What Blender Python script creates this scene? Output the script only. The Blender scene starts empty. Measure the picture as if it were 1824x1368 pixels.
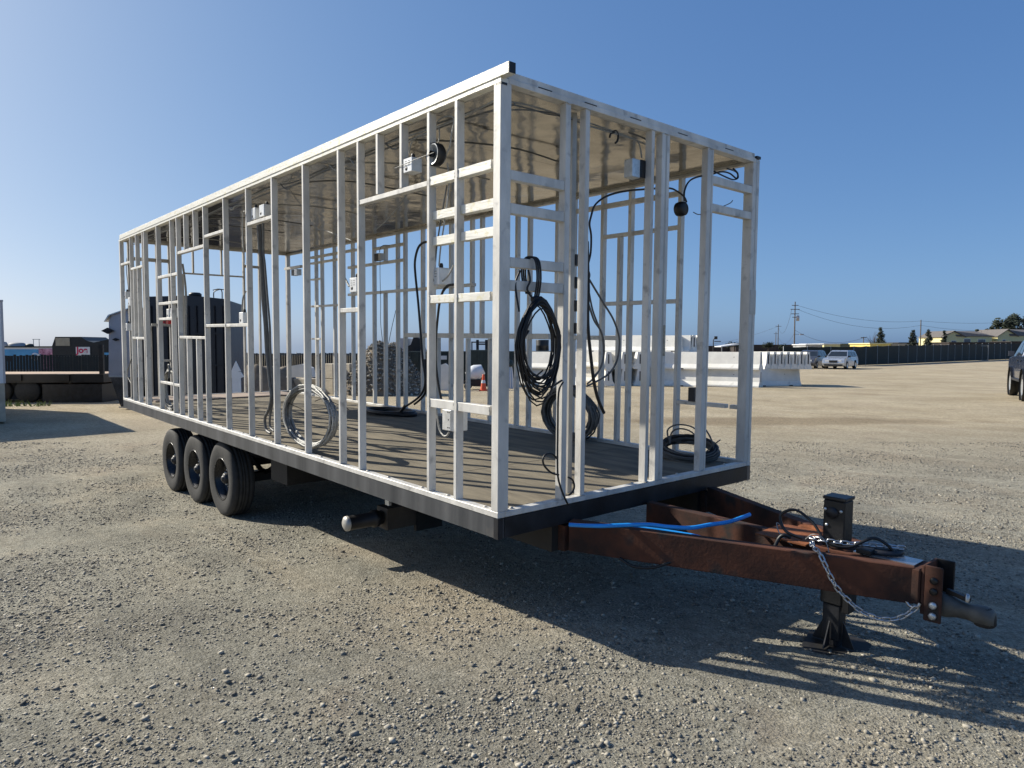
import bpy, bmesh, math, random
import numpy as np
from mathutils import Vector, Matrix, noise
random.seed(7); rng = np.random.default_rng(7)
PI = math.pi
scn = bpy.context.scene
col = scn.collection

# ------------------------------------------------------------------ camera
F_PX = 1245.13                       # focal length in pixels of the 1824 px wide photograph
YAW, PITCH = math.radians(139.1334), math.radians(-3.05)
CAM = Vector((2.8248, -2.3444, 0.9144))
d = Vector((math.cos(YAW)*math.cos(PITCH), math.sin(YAW)*math.cos(PITCH), math.sin(PITCH)))
rt = Vector((math.sin(YAW), -math.cos(YAW), 0)); up = rt.cross(d)
cam_d = bpy.data.cameras.new('camera'); cam = bpy.data.objects.new('camera', cam_d); col.objects.link(cam)
cam.matrix_world = Matrix(((rt.x, up.x, -d.x, CAM.x), (rt.y, up.y, -d.y, CAM.y), (rt.z, up.z, -d.z, CAM.z), (0, 0, 0, 1)))
cam_d.sensor_width = 36; cam_d.lens = 36*F_PX/1824; cam_d.clip_start = .05; cam_d.clip_end = 6000
scn.camera = cam
scn.render.resolution_x = 1024; scn.render.resolution_y = 768

# trailer frame (level with its own deck) -> world (level with the horizon)
TM = Matrix(((0.999852, 0.000562, 0.017216, 0), (-0.000505, 0.999994, -0.003315, 0), (-0.017218, 0.003306, 0.999846, 0), (0, 0, 0, 1)))

# ------------------------------------------------------------------ light
SUN = (TM.to_3x3() @ Vector((-1.40, -0.66, 1.0))).normalized()
SUN_EL = math.asin(SUN.z); SUN_ROT = math.atan2(SUN.x, SUN.y)
w = bpy.data.worlds.new('World'); scn.world = w; w.use_nodes = True
nt = w.node_tree; nt.nodes.clear()
sky = nt.nodes.new('ShaderNodeTexSky'); sky.sky_type = 'NISHITA'; sky.sun_disc = False
sky.sun_elevation = SUN_EL; sky.sun_rotation = SUN_ROT
sky.air_density = 0.5; sky.dust_density = 1.5; sky.ozone_density = 1.0; sky.altitude = 10
bg = nt.nodes.new('ShaderNodeBackground'); bg.inputs['Strength'].default_value = 0.074
wo = nt.nodes.new('ShaderNodeOutputWorld')
# the phone's rendering of this sky: lower contrast towards the horizon, deeper blue overhead
sep = nt.nodes.new('ShaderNodeSeparateColor'); cmb = nt.nodes.new('ShaderNodeCombineColor'); nt.links.new(sky.outputs[0], sep.inputs[0])
for i_, (g_, a_) in enumerate(((.80, 1.15), (.63, 1.92), (.43, 3.45))):
    pw = nt.nodes.new('ShaderNodeMath'); pw.operation = 'POWER'; pw.inputs[1].default_value = g_; nt.links.new(sep.outputs[i_], pw.inputs[0])
    ml = nt.nodes.new('ShaderNodeMath'); ml.operation = 'MULTIPLY'; ml.inputs[1].default_value = a_; nt.links.new(pw.outputs[0], ml.inputs[0]); nt.links.new(ml.outputs[0], cmb.inputs[i_])
nt.links.new(cmb.outputs[0], bg.inputs[0]); nt.links.new(bg.outputs[0], wo.inputs[0])
sl = bpy.data.lights.new('sun', 'SUN'); sl.energy = 5.0; sl.angle = math.radians(.5); sl.color = (1, .94, .82)
so = bpy.data.objects.new('sun', sl); col.objects.link(so); so.rotation_euler = SUN.to_track_quat('Z', 'Y').to_euler()
so.location = (0, 0, 40)
scn.view_settings.view_transform = 'Standard'; scn.view_settings.look = 'None'
scn.view_settings.gamma = 1; scn.view_settings.exposure = 0.43; scn.view_settings.use_curve_mapping = False

# ------------------------------------------------------------------ helpers
FWD = Vector((math.cos(YAW), math.sin(YAW), 0)); RGT = Vector((math.sin(YAW), -math.cos(YAW), 0))
DS = [-400, -2, 0, 3.5, 7, 10, 20, 34, 64, 100, 4000]; DV = [1.5, 1.5, 1.5, 1.555, 1.735, 1.785, 1.82, 1.87, 2.0, 2.1, 2.1]
def hnoise(x, y):
    n = noise.noise(Vector((x*.45, y*.45, 0)))*.018 + noise.noise(Vector((x*1.7, y*1.7, 3)))*.008 + noise.noise(Vector((x*6, y*6, 7)))*.004
    return n
def ground_z(x, y, rough=True):
    s = (x-CAM.x)*FWD.x + (y-CAM.y)*FWD.y
    lat = (x-CAM.x)*RGT.x + (y-CAM.y)*RGT.y
    z = CAM.z - float(np.interp(s, DS, DV))
    if s > 46:                                        # the land falls away beyond the fence on the left, stays level on the right
        k = lat/s*F_PX+912; k = max(0, min(1, (1255-k)/130)); z -= k*k*(3-2*k)*(s-46)*.0118
    return z + (hnoise(x, y) if rough else 0)
def at(u, s, h=0.0):
    """world point seen in photo column u at distance s ahead of the camera, h above the ground there"""
    p = Vector((CAM.x, CAM.y, 0)) + FWD*s + RGT*((u-912)/F_PX*s)
    p.z = ground_z(p.x, p.y, False) + h
    return p
def top(v, s):
    """world height of photo row v at distance s"""
    return CAM.z + (617.7-v)/F_PX*s

def tag(o, label=None, cat=None, group=None, kind=None):
    if label: o['label'] = label
    if cat: o['category'] = cat
    if group: o['group'] = group
    if kind: o['kind'] = kind
    return o
def empty(name, loc=(0, 0, 0), rz=0.0, m=None):
    o = bpy.data.objects.new(name, None); col.objects.link(o); o.empty_display_size = .2
    if m is not None: o.matrix_world = m
    else: o.location = loc; o.rotation_euler = (0, 0, rz)
    return o
def link(name, me, parent=None):
    o = bpy.data.objects.new(name, me); col.objects.link(o)
    if parent is not None: o.parent = parent
    return o
class MB:
    def __init__(s): s.v = []; s.f = []; s.m = []; s.sm = []
    def add(s, vs, fs, mi=0, smooth=False):
        b = len(s.v); s.v += [tuple(v) for v in vs]
        for f in fs: s.f.append([b+i for i in f]); s.m.append(mi); s.sm.append(smooth)
    def box(s, a, b, mi=0, M=None):
        x0, y0, z0 = a; x1, y1, z1 = b
        vs = [Vector(p) for p in ((x0,y0,z0),(x1,y0,z0),(x1,y1,z0),(x0,y1,z0),(x0,y0,z1),(x1,y0,z1),(x1,y1,z1),(x0,y1,z1))]
        if M: vs = [M @ p for p in vs]
        s.add(vs, [(0,3,2,1),(4,5,6,7),(0,1,5,4),(1,2,6,5),(2,3,7,6),(3,0,4,7)], mi)
        return s
    def bar(s, p, q, w, h, mi=0, upv=(0,0,1)):
        p = Vector(p); q = Vector(q); t = (q-p).normalized(); sd = t.cross(Vector(upv)).normalized(); u = sd.cross(t)
        vs = [e + sd*a*w/2 + u*b*h/2 for e in (p, q) for a, b in ((-1,-1),(1,-1),(1,1),(-1,1))]
        s.add(vs, [(0,1,2,3),(7,6,5,4),(0,4,5,1),(1,5,6,2),(2,6,7,3),(3,7,4,0)], mi)
        return s
    def tube(s, pts, r, n=6, mi=0, closed=False, samp=0):
        P = [Vector(p) for p in pts]
        if samp:
            Q = []; m = len(P)
            rg = range(m) if closed else range(m-1)
            for i in rg:
                g = (lambda k: P[k % m]) if closed else (lambda k: P[max(0, min(m-1, k))])
                a, b, c, e = g(i-1), g(i), g(i+1), g(i+2)
                for k in range(samp):
                    t = k/samp
                    Q.append(.5*((2*b)+(c-a)*t+(2*a-5*b+4*c-e)*t*t+(3*b-a-3*c+e)*t**3))
            if not closed: Q.append(P[-1])
            P = Q
        N = len(P); vs = []; prev = None
        for i in range(N):
            if closed: t = P[(i+1) % N]-P[i-1]
            else: t = P[min(i+1, N-1)]-P[max(i-1, 0)]
            t = t.normalized() if t.length > 1e-9 else Vector((0,0,1))
            if prev is None:
                a = Vector((0,0,1)) if abs(t.z) < .8 else Vector((1,0,0))
                prev = t.cross(a).normalized()
            prev = (prev - t*prev.dot(t)); prev = prev.normalized() if prev.length > 1e-6 else t.orthogonal().normalized()
            b = t.cross(prev); rr = float(np.interp(i/(N-1), np.linspace(0, 1, len(r)), r)) if isinstance(r, (list, tuple)) else r
            vs += [P[i] + (prev*math.cos(2*PI*k/n) + b*math.sin(2*PI*k/n))*rr for k in range(n)]
        fs = []
        for i in range(N if closed else N-1):
            j = (i+1) % N
            fs += [(i*n+k, i*n+(k+1) % n, j*n+(k+1) % n, j*n+k) for k in range(n)]
        s.add(vs, fs, mi, True)
        if not closed: s.add(vs[:n], [tuple(range(n-1, -1, -1))], mi); s.add(vs[-n:], [tuple(range(n))], mi)
        return s
    def lathe(s, prof, M=None, n=32, mi=0, smooth=True, caps=False):
        """prof: list of (radius, height) about local Z"""
        vs = []
        for r, h in prof:
            for k in range(n):
                a = 2*PI*k/n; p = Vector((r*math.cos(a), r*math.sin(a), h)); vs.append(M @ p if M else p)
        fs = [(i*n+k, i*n+(k+1) % n, (i+1)*n+(k+1) % n, (i+1)*n+k) for i in range(len(prof)-1) for k in range(n)]
        s.add(vs, fs, mi, smooth)
        if caps: s.add(vs[:n], [tuple(range(n-1, -1, -1))], mi); s.add(vs[-n:], [tuple(range(n))], mi)
        return s
    def prism(s, poly, M, depth, mi=0):
        """poly in local XY, extruded along local Z by depth"""
        n = len(poly)
        vs = [M @ Vector((x, y, 0)) for x, y in poly] + [M @ Vector((x, y, depth)) for x, y in poly]
        s.add(vs, [tuple(range(n-1, -1, -1)), tuple(range(n, 2*n))] + [(k, (k+1) % n, n+(k+1) % n, n+k) for k in range(n)], mi)
        return s
    def mesh(s, name, mats, bevel=0):
        me = bpy.data.meshes.new(name); me.from_pydata(s.v, [], s.f)
        for m in (mats if isinstance(mats, (list, tuple)) else [mats]): me.materials.append(m)
        me.polygons.foreach_set('material_index', s.m); me.polygons.foreach_set('use_smooth', s.sm); me.update()
        bm = bmesh.new(); bm.from_mesh(me); bmesh.ops.recalc_face_normals(bm, faces=bm.faces)
        if bevel: bmesh.ops.bevel(bm, geom=list(bm.edges), offset=bevel, segments=1, affect='EDGES', clamp_overlap=True)
        bm.to_mesh(me); bm.free()
        return me
    def build(s, name, mats, parent=None, bevel=0): return link(name, s.mesh(name, mats, bevel), parent)

# ------------------------------------------------------------------ materials
MATS = {}
def mat(name, colr, rough=.6, metal=0.0, var=.12, scale=6.0, bump=0.0, bscale=60.0, col2=None, spots=None, stretch=(1,1,1), spec=.5, coords='Object', coat=0.0):
    m = bpy.data.materials.new(name); m.use_nodes = True; t = m.node_tree; N = t.nodes; Lk = t.links
    b = N['Principled BSDF']; tc = N.new('ShaderNodeTexCoord'); mp = N.new('ShaderNodeMapping'); mp.inputs['Scale'].default_value = stretch
    Lk.new(tc.outputs[coords], mp.inputs[0])
    nz = N.new('ShaderNodeTexNoise'); nz.inputs['Scale'].default_value = scale; nz.inputs['Detail'].default_value = 6; nz.inputs['Roughness'].default_value = .6
    Lk.new(mp.outputs[0], nz.inputs['Vector'])
    rp = N.new('ShaderNodeValToRGB'); rp.color_ramp.elements[0].position = .35; rp.color_ramp.elements[1].position = .65
    c2 = col2 or tuple(max(0, c*(1-var*2)) for c in colr); c1 = tuple(min(1, c*(1+var*.6)) for c in colr)
    rp.color_ramp.elements[0].color = (*c2, 1); rp.color_ramp.elements[1].color = (*c1, 1)
    Lk.new(nz.outputs['Fac'], rp.inputs[0]); out = rp.outputs[0]
    if spots:
        sc, lo, hi, sc_col = spots
        n2 = N.new('ShaderNodeTexNoise'); n2.inputs['Scale'].default_value = sc; n2.inputs['Detail'].default_value = 3
        Lk.new(tc.outputs[coords], n2.inputs['Vector'])
        r2 = N.new('ShaderNodeMapRange'); r2.inputs['From Min'].default_value = lo; r2.inputs['From Max'].default_value = hi
        Lk.new(n2.outputs['Fac'], r2.inputs['Value'])
        mx = N.new('ShaderNodeMix'); mx.data_type = 'RGBA'; Lk.new(r2.outputs[0], mx.inputs['Factor']); Lk.new(out, mx.inputs['A']); mx.inputs['B'].default_value = (*sc_col, 1)
        out = mx.outputs['Result']
    Lk.new(out, b.inputs['Base Color'])
    rr = N.new('ShaderNodeMapRange'); rr.inputs['To Min'].default_value = max(.03, rough-.1); rr.inputs['To Max'].default_value = min(1, rough+.1)
    Lk.new(nz.outputs['Fac'], rr.inputs['Value']); Lk.new(rr.outputs[0], b.inputs['Roughness'])
    b.inputs['Metallic'].default_value = metal; b.inputs['Specular IOR Level'].default_value = spec; b.inputs['Coat Weight'].default_value = coat
    if bump:
        n3 = N.new('ShaderNodeTexNoise'); n3.inputs['Scale'].default_value = bscale; n3.inputs['Detail'].default_value = 5
        Lk.new(mp.outputs[0], n3.inputs['Vector'])
        bp_ = N.new('ShaderNodeBump'); bp_.inputs['Strength'].default_value = min(1, bump); bp_.inputs['Distance'].default_value = .01*max(1, bump)
        Lk.new(n3.outputs['Fac'], bp_.inputs['Height']); Lk.new(bp_.outputs[0], b.inputs['Normal'])
    MATS[name] = m
    return m
alu = mat('painted_aluminium', (.67, .65, .605), .5, .12, .13, 6, .12, 70, spots=(11, .60, .78, (.30, .29, .275)), stretch=(1, 1, .35))
alu_glue = mat('aluminium_with_adhesive', (.76, .74, .67), .45, .15, .05, 14, .2, 60, spots=(26, .55, .66, (.66, .62, .45)), stretch=(.3, 1, 2))
alu_old = mat('weathered_aluminium', (.50, .48, .44), .45, .35, .12, 7, .1, 80, spots=(8, .62, .74, (.26, .24, .21)), stretch=(1, 1, .4))
skirtm = mat('black_steel_skirt', (.15, .155, .165), .36, .6, .25, 3.2, .05, 40, col2=(.065, .07, .08), stretch=(1.6, 1.6, .1), spots=(5, .63, .75, (.2, .19, .18)))
frontm = mat('black_steel', (.022, .023, .027), .45, .3, .25, 7, .1, 50)
blackp = mat('black_paint', (.012, .012, .013), .45, .1, .2, 8, .1, 70)
underm = mat('undercarriage_paint', (.018, .017, .016), .7, .1, .3, 5, .2, 40)
rust = mat('rusty_steel', (.115, .040, .020), .92, .1, .2, 3, .14, 60, col2=(.024, .012, .009), spots=(6, .56, .68, (.028, .024, .022)))
rust_o = mat('orange_rust', (.26, .085, .028), .85, .05, .2, 12, .3, 60)
bare = mat('worn_bright_steel', (.5, .5, .5), .28, .9, .1, 9, .05, 60, stretch=(.3, 1, 1))
galv = mat('galvanised_steel', (.62, .64, .65), .38, .75, .12, 30, .05, 90)
white_box = mat('galvanised_box_face', (.72, .73, .73), .35, .45, .08, 20)
deckm = mat('weathered_plywood', (.235, .205, .152), .9, 0, .12, 3.5, .15, 90, col2=(.145, .127, .098), stretch=(.5, 3, 1), spec=.15)
deck2 = mat('new_plywood', (.36, .28, .22), .8, 0, .1, 4, .1, 90, stretch=(3, .5, 1))
rubber = mat('tyre_rubber', (.035, .034, .032), .82, 0, .2, 14, .2, 120, col2=(.02, .02, .02))
rimm = mat('black_rim', (.02, .02, .022), .28, .3, .1, 8)
cableb = mat('black_cable', (.010, .010, .011), .5, 0, .1, 8)
cableg = mat('grey_cable', (.13, .13, .125), .5, .1, .15, 20)
cablew = mat('metal_clad_cable', (.34, .34, .325), .45, .4, .15, 60, .4, 300)
bluem = mat('blue_hose', (.02, .30, .80), .3, 0, .08, 6)
chainm = mat('zinc_chain', (.55, .56, .58), .3, .9, .12, 30)
whitep = mat('white_paint', (.72, .73, .74), .4, 0, .04, 3)
greyp = mat('light_grey_panel', (.42, .42, .45), .4, .2, .06, 2)
concm = mat('white_barrier_concrete', (.80, .78, .72), .85, 0, .05, 2.5, .15, 20, spots=(2.2, .64, .82, (.40, .38, .34)))
concd = mat('tan_concrete', (.50, .44, .34), .9, 0, .15, 2.5, .2, 15, spots=(2, .55, .75, (.25, .22, .18)))
fencem = mat('dark_green_slats', (.009, .014, .014), .65, 0, .25, 4)
screenm = mat('green_fence_screen', (.014, .022, .020), .8, 0, .2, .8, .3, 4)
steelp = mat('fence_post_steel', (.30, .31, .31), .5, .6, .1, 8)
glassm = mat('dark_car_glass', (.02, .025, .03), .08, 0, .1, 3, spec=.8)
glassl = mat('house_window_glass', (.08, .10, .12), .1, 0, .1, 3, spec=.8)
navyp = mat('navy_car_paint', (.018, .028, .06), .25, .3, .06, 3, coat=.6)
darkp = mat('charcoal_car_paint', (.075, .08, .10), .28, .3, .06, 3, coat=.6)
silvp = mat('silver_car_paint', (.42, .46, .52), .28, .5, .06, 3, coat=.6)
yellow = mat('pale_yellow_siding', (.72, .66, .36), .8, 0, .05, 3)
yell2 = mat('yellow_shed_paint', (.70, .55, .16), .7, 0, .08, 3)
roofm = mat('brown_grey_shingle', (.16, .145, .135), .9, 0, .15, 4)
darkroof = mat('dark_brown_roofs', (.055, .045, .042), .9, 0, .25, .3)
woodp = mat('weathered_pole_wood', (.15, .13, .115), .85, 0, .15, 3)
brownm = mat('bare_earth', (.20, .16, .115), .95, 0, .2, 2.5, .5, 14, col2=(.12, .10, .075))
orangem = mat('safety_orange', (.75, .10, .03), .5, 0, .06, 4)
yelmach = mat('machine_orange', (.60, .26, .05), .5, 0, .1, 3)
redm = mat('red_plastic', (.5, .02, .02), .35, 0, .05, 4)
mural = mat('blue_mural_panel', (.08, .32, .58), .5, 0, .1, 1.5)
pinkm = mat('pink_mural_panel', (.62, .33, .42), .5, 0, .3, 5, col2=(.25, .05, .12))
signw = mat('white_sign', (.7, .7, .7), .5, 0, .03, 3)
redtxt = mat('red_lettering', (.55, .01, .08), .5, 0, .03, 3)
tarpg = mat('grey_tarp', (.32, .33, .34), .7, 0, .15, 2)
canvas = mat('beige_canvas', (.36, .32, .24), .8, 0, .1, 3)
wooddeck = mat('tan_plank', (.50, .36, .25), .8, 0, .15, 3)  # plain tan wood colour of the flatbed planks
tarpb = mat('pale_blue_tarp', (.32, .42, .60), .6, 0, .1, 6)
lamp_g = mat('clear_headlight', (.6, .62, .65), .15, .2, .05, 4)
leaf_d = mat('dark_evergreen_leaf', (.030, .042, .022), .8, 0, .3, 2, coords='Object')
leaf_c = mat('conifer_needles', (.038, .050, .030), .8, 0, .3, 3)
barkm = mat('tree_bark', (.09, .07, .055), .9, 0, .2, 6)
leaf_w = mat('roadside_weed', (.10, .15, .03), .8, 0, .2, 6)
tanm = mat('old_label_paper', (.45, .40, .30), .8, 0, .25, 30)

# polished ceiling sheet that mirrors the yard
m = mat('polished_ceiling_sheet', (.34, .315, .27), .13, .92, .2, 1.6)
t = m.node_tree; b = t.nodes['Principled BSDF']; tcn = t.nodes.new('ShaderNodeTexCoord')
nz = t.nodes.new('ShaderNodeTexNoise'); nz.inputs['Scale'].default_value = 3.2; nz.inputs['Detail'].default_value = 2.5
bpn = t.nodes.new('ShaderNodeBump'); bpn.inputs['Strength'].default_value = .5; bpn.inputs['Distance'].default_value = .02
t.links.new(tcn.outputs['Object'], nz.inputs['Vector']); t.links.new(nz.outputs['Fac'], bpn.inputs['Height']); t.links.new(bpn.outputs[0], b.inputs['Normal'])
ceilm = m
# ------------------------------------------------------------------ ground
def ground_material():
    m = bpy.data.materials.new('gravel_yard'); m.use_nodes = True; t = m.node_tree; N = t.nodes; L = t.links; b = N['Principled BSDF']
    geo = N.new('ShaderNodeNewGeometry')
    def nz(scale, det=5, ro=.6, stretch=None, vec=None):
        n = N.new('ShaderNodeTexNoise'); n.inputs['Scale'].default_value = scale; n.inputs['Detail'].default_value = det; n.inputs['Roughness'].default_value = ro
        src = geo.outputs['Position']
        if stretch:
            mp = N.new('ShaderNodeMapping'); mp.inputs['Rotation'].default_value = (0, 0, -YAW+PI/2); mp.inputs['Scale'].default_value = stretch
            L.new(src, mp.inputs[0]); src = mp.outputs[0]
        L.new(src, n.inputs['Vector']); return n.outputs['Fac']
    def ramp(f, a, ca, bb, cb):
        r = N.new('ShaderNodeValToRGB'); r.color_ramp.elements[0].position = a; r.color_ramp.elements[0].color = (*ca, 1)
        r.color_ramp.elements[1].position = bb; r.color_ramp.elements[1].color = (*cb, 1); L.new(f, r.inputs[0]); return r.outputs[0]
    def mr(f, a, bb, c=0, e=1):
        r = N.new('ShaderNodeMapRange'); r.inputs['From Min'].default_value = a; r.inputs['From Max'].default_value = bb; r.inputs['To Min'].default_value = c; r.inputs['To Max'].default_value = e
        L.new(f, r.inputs['Value']); return r.outputs[0]
    def mix(f, A, B, mode='MIX'):
        x = N.new('ShaderNodeMix'); x.data_type = 'RGBA'; x.blend_type = mode
        if isinstance(f, float): x.inputs['Factor'].default_value = f
        else: L.new(f, x.inputs['Factor'])
        for k, v in (('A', A), ('B', B)):
            if isinstance(v, tuple): x.inputs[k].default_value = (*v, 1)
            else: L.new(v, x.inputs[k])
        return x.outputs['Result']
    # distance from the camera position on the ground: fine grey gravel near the trailer, sandy tan beyond
    sx = N.new('ShaderNodeSeparateXYZ'); L.new(geo.outputs['Position'], sx.inputs[0])
    dt = N.new('ShaderNodeVectorMath'); dt.operation = 'DOT_PRODUCT'; L.new(geo.outputs['Position'], dt.inputs[0]); dt.inputs[1].default_value = FWD
    ahead = dt.outputs['Value']
    grey = ramp(nz(1.1, 6), .34, (.255, .242, .200), .66, (.395, .375, .305))
    tan = ramp(nz(.5, 6), .34, (.37, .305, .205), .66, (.52, .44, .31))
    base = mix(mr(ahead, 4.5, 13), grey, tan)
    base = mix(mr(nz(.55, 4), .52, .66, 0, .55), base, (.40, .33, .24))
    base = mix(mr(nz(2.3, 3), .60, .72, 0, .45), base, (.20, .17, .14))
    base = mix(mr(nz(.28, 5, .6, (1, 3.5, 1)), .55, .68, 0, .35), base, (.25, .20, .14))
    # two compacted wheel paths sweeping past the trailer
    base = mix(mr(nz(.9, 5, .6, (.35, 2.2, 1)), .50, .60, 0, .30), base, (.47, .42, .32))
    # damp brown tyre-tracked band beyond the trailer
    band = N.new('ShaderNodeMapping'); c = at(1390, 17); band.vector_type = 'TEXTURE'
    band.inputs['Location'].default_value = (c.x, c.y, c.z); band.inputs['Rotation'].default_value = (0, 0, YAW-PI/2); band.inputs['Scale'].default_value = (5.2, 1.1, 5)
    L.new(geo.outputs['Position'], band.inputs[0])
    ln = N.new('ShaderNodeVectorMath'); ln.operation = 'LENGTH'; L.new(band.outputs[0], ln.inputs[0])
    ad = N.new('ShaderNodeMath'); ad.operation = 'MULTIPLY_ADD'; L.new(nz(.9, 5), ad.inputs[0]); ad.inputs[1].default_value = 1.1; L.new(ln.outputs['Value'], ad.inputs[2])
    base = mix(mr(ad.outputs[0], 1.6, 1.15, 0, .6), base, (.23, .175, .11))
    grain = ramp(nz(70, 3, .7), .30, (.45, .44, .42), .70, (1.5, 1.5, 1.5))
    base = mix(.75, base, grain, 'MULTIPLY')
    g2 = ramp(nz(16, 4, .7), .32, (.60, .60, .58), .70, (1.32, 1.32, 1.32))
    base = mix(.7, base, g2, 'MULTIPLY')
    L.new(base, b.inputs['Base Color']); b.inputs['Roughness'].default_value = .95; b.inputs['Specular IOR Level'].default_value = .15
    b1 = N.new('ShaderNodeBump'); b1.inputs['Strength'].default_value = .9; b1.inputs['Distance'].default_value = .035; L.new(nz(28, 6, .75), b1.inputs['Height'])
    vo = N.new('ShaderNodeTexVoronoi'); vo.inputs['Scale'].default_value = 75; L.new(geo.outputs['Position'], vo.inputs['Vector'])
    b2 = N.new('ShaderNodeBump'); b2.inputs['Strength'].default_value = .8; b2.inputs['Distance'].default_value = .009; b2.invert = True
    L.new(vo.outputs['Distance'], b2.inputs['Height']); L.new(b1.outputs[0], b2.inputs['Normal'])
    L.new(b2.outputs[0], b.inputs['Normal'])
    return m
groundm = ground_material()
def axis(c0, lo, hi, step, far, g):
    a = list(np.arange(lo, hi, step)); x = a[-1]; s = step
    while x < far: s *= g; x += s; a.append(x)
    x = a[0]; s = step
    while x > -far: s *= g; x -= s; a.insert(0, x)
    return np.array(a)
# grid laid along the view heading, fine near the trailer, coarse out to the horizon
ga = axis(0, -6.5, 6.5, .05, 3500, 1.22); gb = axis(0, .8, 13, .05, 3500, 1.22)
vs = []
for bb in gb:
    for aa in ga:
        x = CAM.x + FWD.x*bb + RGT.x*aa; y = CAM.y + FWD.y*bb + RGT.y*aa
        vs.append((x, y, ground_z(x, y, abs(aa) < 60 and abs(bb) < 60)))
na, nb = len(ga), len(gb)
fs = [(j*na+i, j*na+i+1, (j+1)*na+i+1, (j+1)*na+i) for j in range(nb-1) for i in range(na-1)]
me = bpy.data.meshes.new('ground'); me.from_pydata(vs, [], fs); me.materials.append(groundm)
me.polygons.foreach_set('use_smooth', [True]*len(fs)); me.update()
tag(link('ground', me), kind='structure')

# loose stones scattered over the yard (nobody could count them): one mesh
def stones_mesh(name, pos, size, mats, flat=.65, seed=1, tone=None, chip=False):
    bm = bmesh.new()
    if chip: bmesh.ops.create_cube(bm, size=1.35); bmesh.ops.triangulate(bm, faces=bm.faces)
    else: bmesh.ops.create_icosphere(bm, subdivisions=1, radius=1)
    bm.verts.ensure_lookup_table()
    V = np.array([v.co[:] for v in bm.verts]); Fc = np.array([[v.index for v in f.verts] for f in bm.faces]); bm.free()
    r = np.random.default_rng(seed); n = len(pos); nv = len(V)
    A = V[None] * (1 + r.uniform(-.32, .32, (n, nv, 1))) + r.uniform(-.22, .22, (n, nv, 3))
    A = A * np.stack([r.uniform(.75, 1.35, n), r.uniform(.6, 1.1, n), r.uniform(flat*.6, flat*1.3, n)], 1)[:, None, :]
    ang = r.uniform(0, 2*PI, n); c, s_ = np.cos(ang), np.sin(ang)
    X = A[..., 0]*c[:, None] - A[..., 1]*s_[:, None]; Y = A[..., 0]*s_[:, None] + A[..., 1]*c[:, None]
    A = np.stack([X, Y, A[..., 2]], -1) * size[:, None, None] + pos[:, None, :]
    me = bpy.data.meshes.new(name); nf = len(Fc)
    me.vertices.add(n*nv); me.vertices.foreach_set('co', A.reshape(-1).astype(np.float32))
    F2 = (Fc[None] + (np.arange(n)*nv)[:, None, None]).reshape(-1)
    me.loops.add(len(F2)); me.loops.foreach_set('vertex_index', F2.astype(np.int32))
    me.polygons.add(n*nf); me.polygons.foreach_set('loop_start', np.arange(0, 3*n*nf, 3, dtype=np.int32)); me.polygons.foreach_set('loop_total', np.full(n*nf, 3, np.int32))
    me.update(calc_edges=True)
    at_ = me.attributes.new('tone', 'FLOAT', 'POINT'); tv = r.random(n) if tone is None else tone
    at_.data.foreach_set('value', np.repeat(tv, nv).astype(np.float32))
    me.materials.append(mats)
    return me
def stone_mat(name, c0, c1, c2):
    m = bpy.data.materials.new(name); m.use_nodes = True; t = m.node_tree; b = t.nodes['Principled BSDF']
    a = t.nodes.new('ShaderNodeAttribute'); a.attribute_name = 'tone'; r = t.nodes.new('ShaderNodeValToRGB')
    r.color_ramp.elements[0].color = (*c0, 1); r.color_ramp.elements[1].color = (*c2, 1); e = r.color_ramp.elements.new(.55); e.color = (*c1, 1)
    n = t.nodes.new('ShaderNodeTexNoise'); n.inputs['Scale'].default_value = 60; g = t.nodes.new('ShaderNodeNewGeometry'); t.links.new(g.outputs['Position'], n.inputs['Vector'])
    x = t.nodes.new('ShaderNodeMix'); x.data_type = 'RGBA'; x.blend_type = 'MULTIPLY'; x.inputs['Factor'].default_value = .5
    t.links.new(a.outputs['Fac'], r.inputs[0]); t.links.new(r.outputs[0], x.inputs['A']); t.links.new(n.outputs['Fac'], x.inputs['B'])
    r2 = t.nodes.new('ShaderNodeMapRange'); t.links.new(x.outputs['Result'], b.inputs['Base Color']); b.inputs['Roughness'].default_value = .9
    return m
stonem = stone_mat('gravel_stones', (.13, .118, .095), (.34, .31, .25), (.58, .53, .43))
n = 440000
sdist = 1.6 + 11.5*rng.random(n)**1.35; lat = rng.uniform(-1, 1, n)*(1.3+sdist*.85)
# clustered density from noise
px = CAM.x + FWD.x*sdist + RGT.x*lat; py = CAM.y + FWD.y*sdist + RGT.y*lat
keep = np.array([noise.noise(Vector((x*.8, y*.8, 5)))*1.0 + noise.noise(Vector((x*3, y*3, 9)))*.6 + .45 > rng.random() for x, y in zip(px, py)])
px, py, sdist = px[keep], py[keep], sdist[keep]; n = len(px)
size = np.clip(rng.lognormal(math.log(.0035), .52, n), .0022, .014) * (1+sdist*.035)
big = rng.random(n) < .0018; size[big] = rng.uniform(.010, .021, big.sum())
pz = np.array([ground_z(x, y) for x, y in zip(px, py)]) + size*.12
me = stones_mesh('loose_gravel', np.stack([px, py, pz], 1), size, stonem, .62, 3, chip=True)
tag(link('loose_gravel', me), 'loose grey and tan gravel stones scattered over the yard around the trailer', 'gravel', kind='stuff')
# ------------------------------------------------------------------ the frame trailer (its own coordinates: X forward to the tongue, Y across, Z up from the deck)
L_, W_, H_ = 8.493, 2.512, 2.265
T = empty('frame_trailer', m=TM)
tag(T, 'long trailer carrying a bare white aluminium stud frame with flat roof and rusty tongue', 'trailer')
def part(name, a, b, m, parent=None, bevel=0): return MB().box(a, b).build(name, m, T if parent is None else parent, bevel)

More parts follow.
